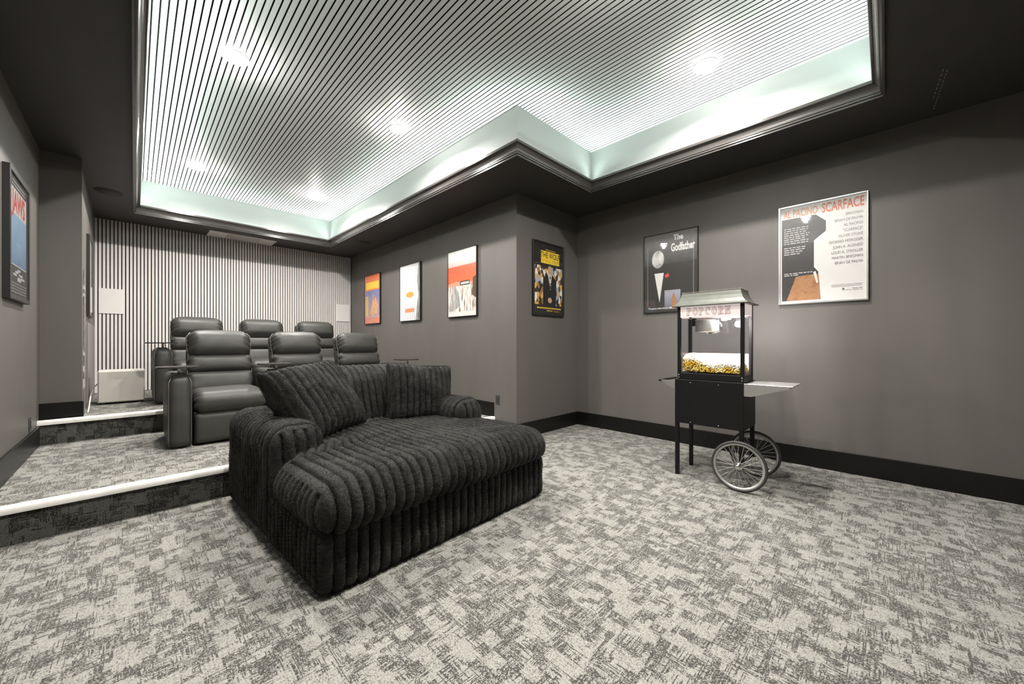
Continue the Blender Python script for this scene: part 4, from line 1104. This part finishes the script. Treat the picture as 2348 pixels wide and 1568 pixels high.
# kettle
kt = MB().lathe([(0, -0.055), (0.085, -0.055), (0.090, -0.05), (0.090, 0.045), (0.093, 0.048), (0.086, 0.05), (0.0, 0.052)], (w * 0.385, d * 0.5, H1 - 0.07), (0, 0, 1), 36).build('kettle', M['steel'], t)
mb = MB(); hx = w * 0.385 + 0.09
mb.tube([(hx - 0.02, d * 0.42, H1 - 0.022), (hx + 0.01, d * 0.34, H1 - 0.03), (hx + 0.035, d * 0.3, H1 - 0.07), (hx + 0.03, d * 0.3, H1 - 0.115), (hx - 0.01, d * 0.33, H1 - 0.13), (hx - 0.06, d * 0.38, H1 - 0.13)], 0.0065, 8)
mb.build('kettle_handle', M['chrome'], kt)
MB().box((hx + 0.02, d * 0.45, H1 - 0.03), (hx + 0.06, d * 0.6, H1 - 0.002), 0.004, 1).build('hanger', M['steel'], kt)
MB().box((w * 0.385 - 0.12, d * 0.46, H1 - 0.07), (w * 0.385 - 0.088, d * 0.56, H1 - 0.002), 0.003, 1).build('pivot_bracket', M['black_metal'], kt)
MB().lathe([(0, -0.012), (0.007, -0.012), (0.007, 0), (0, 0)], (w * 0.385, d * 0.5, H1 - 0.125), (0, 0, 1), 12).build('drain_knob', M['chrome'], kt)
# lamp under the top
MB().lathe([(0, -0.02), (0.02, -0.018), (0.026, 0.0), (0, 0)], (w * 0.72, d * 0.42, H1 - 0.006), (0, 0, 1), 16).build('case_lamp', M['led'], t)
ld = bpy.data.lights.new('case_light', 'POINT'); ld.energy = CASE_W; ld.shadow_soft_size = 0.03; ld.color = (1, 0.97, 0.93)
lo = bpy.data.objects.new('case_light', ld); COL.objects.link(lo); lo.parent = t; lo.location = (w * 0.72, d * 0.42, H1 - 0.05)
# flared roof and crest
prof = [(0.034, H2 - 0.004), (0.036, H2 + 0.002), (0.012, H2 + 0.018), (-0.008, H2 + 0.045), (-0.020, H2 + 0.075), (-0.025, H2 + 0.098), (-0.028, H2 + 0.106)]
mb = MB(); rings = []
for o_, z in prof:
    rings.append([mb.bm.verts.new(p) for p in ((-o_, -o_, z), (w + o_, -o_, z), (w + o_, d + o_, z), (-o_, d + o_, z))])
for A, B in zip(rings[:-1], rings[1:]):
    for j in range(4): mb.bm.faces.new((A[j], A[(j + 1) % 4], B[(j + 1) % 4], B[j]))
mb.bm.faces.new(rings[0][::-1]); mb.bm.faces.new(rings[-1])
rf = mb.build('roof', M['roof'], t)
zc = H2 + 0.106
mb = MB()
x0, x1, y0, y1 = 0.027, w - 0.027, 0.027, d - 0.027
mb.box((x0, y0, zc), (x1, y0 + 0.004, zc + 0.004)); mb.box((x0, y1 - 0.004, zc), (x1, y1, zc + 0.004)); mb.box((x0, y0, zc), (x0 + 0.004, y1, zc + 0.004)); mb.box((x1 - 0.004, y0, zc), (x1, y1, zc + 0.004))
def loops(p, q, n):
    p, q = Vector(p), Vector(q)
    for i in range(n):
        c = p.lerp(q, (i + 0.5) / n); e = (q - p).normalized()
        mb.tube([c + e * 0.0065 * math.cos(a) + Vector((0, 0, 0.011 * math.sin(a) + 0.003)) for a in np.linspace(0, PI, 7)], 0.002, 5)
loops((x0, y0 + 0.002, zc), (x1, y0 + 0.002, zc), 26); loops((x0, y1 - 0.002, zc), (x1, y1 - 0.002, zc), 26)
loops((x0 + 0.002, y0, zc), (x0 + 0.002, y1, zc), 14); loops((x1 - 0.002, y0, zc), (x1 - 0.002, y1, zc), 14)
mb.build('roof_crest', M['crest'], rf)

# popcorn heap: hundreds of puffs, one object
base_ico = bmesh.new(); bmesh.ops.create_icosphere(base_ico, subdivisions=1, radius=1.0)
ivs = [v.co.copy() for v in base_ico.verts]; ifs = [[v.index for v in f.verts] for f in base_ico.faces]; base_ico.free()
V, F, MI = [], [], []
rp = random.Random(11)
def heap(u): return 0.145 - 0.075 * u + 0.02 * math.sin(u * 9) 
for _ in range(11000):
    u = rp.random(); v = rp.random()
    top = heap(u) * (0.75 + 0.25 * math.sin(PI * min(1, v * 1.1)))
    z = top * (1 - rp.random() ** 2.0 * 0.98)
    if 0.2 < v < 0.9 and 0.06 < u < 0.94 and z < top - 0.03: continue
    c = Vector((0.036 + u * (w - 0.072), 0.0185 + v * (d - 0.042), H0 + 0.011 + z))
    rr = rp.uniform(0.0045, 0.0078); k = len(V)
    for q in ivs: V.append(tuple(c + q * rr * rp.uniform(0.72, 1.28)))
    for f in ifs: F.append([k + i for i in f]); MI.append(1 if z > top - 0.028 and rp.random() < 0.85 else 0)
me = grid_mesh('popcorn', V, F)
me.materials.append(M['popcorn']); me.materials.append(M['popcorn_w'])
me.polygons.foreach_set('material_index', MI)
pc = link('popcorn', me); pc.location = (MX0, MY1, ZM); pc.rotation_euler = (0, 0, R(-90))
tag(pc, 'heap of yellow and white popcorn lying in the glass case', 'popcorn', kind='stuff')
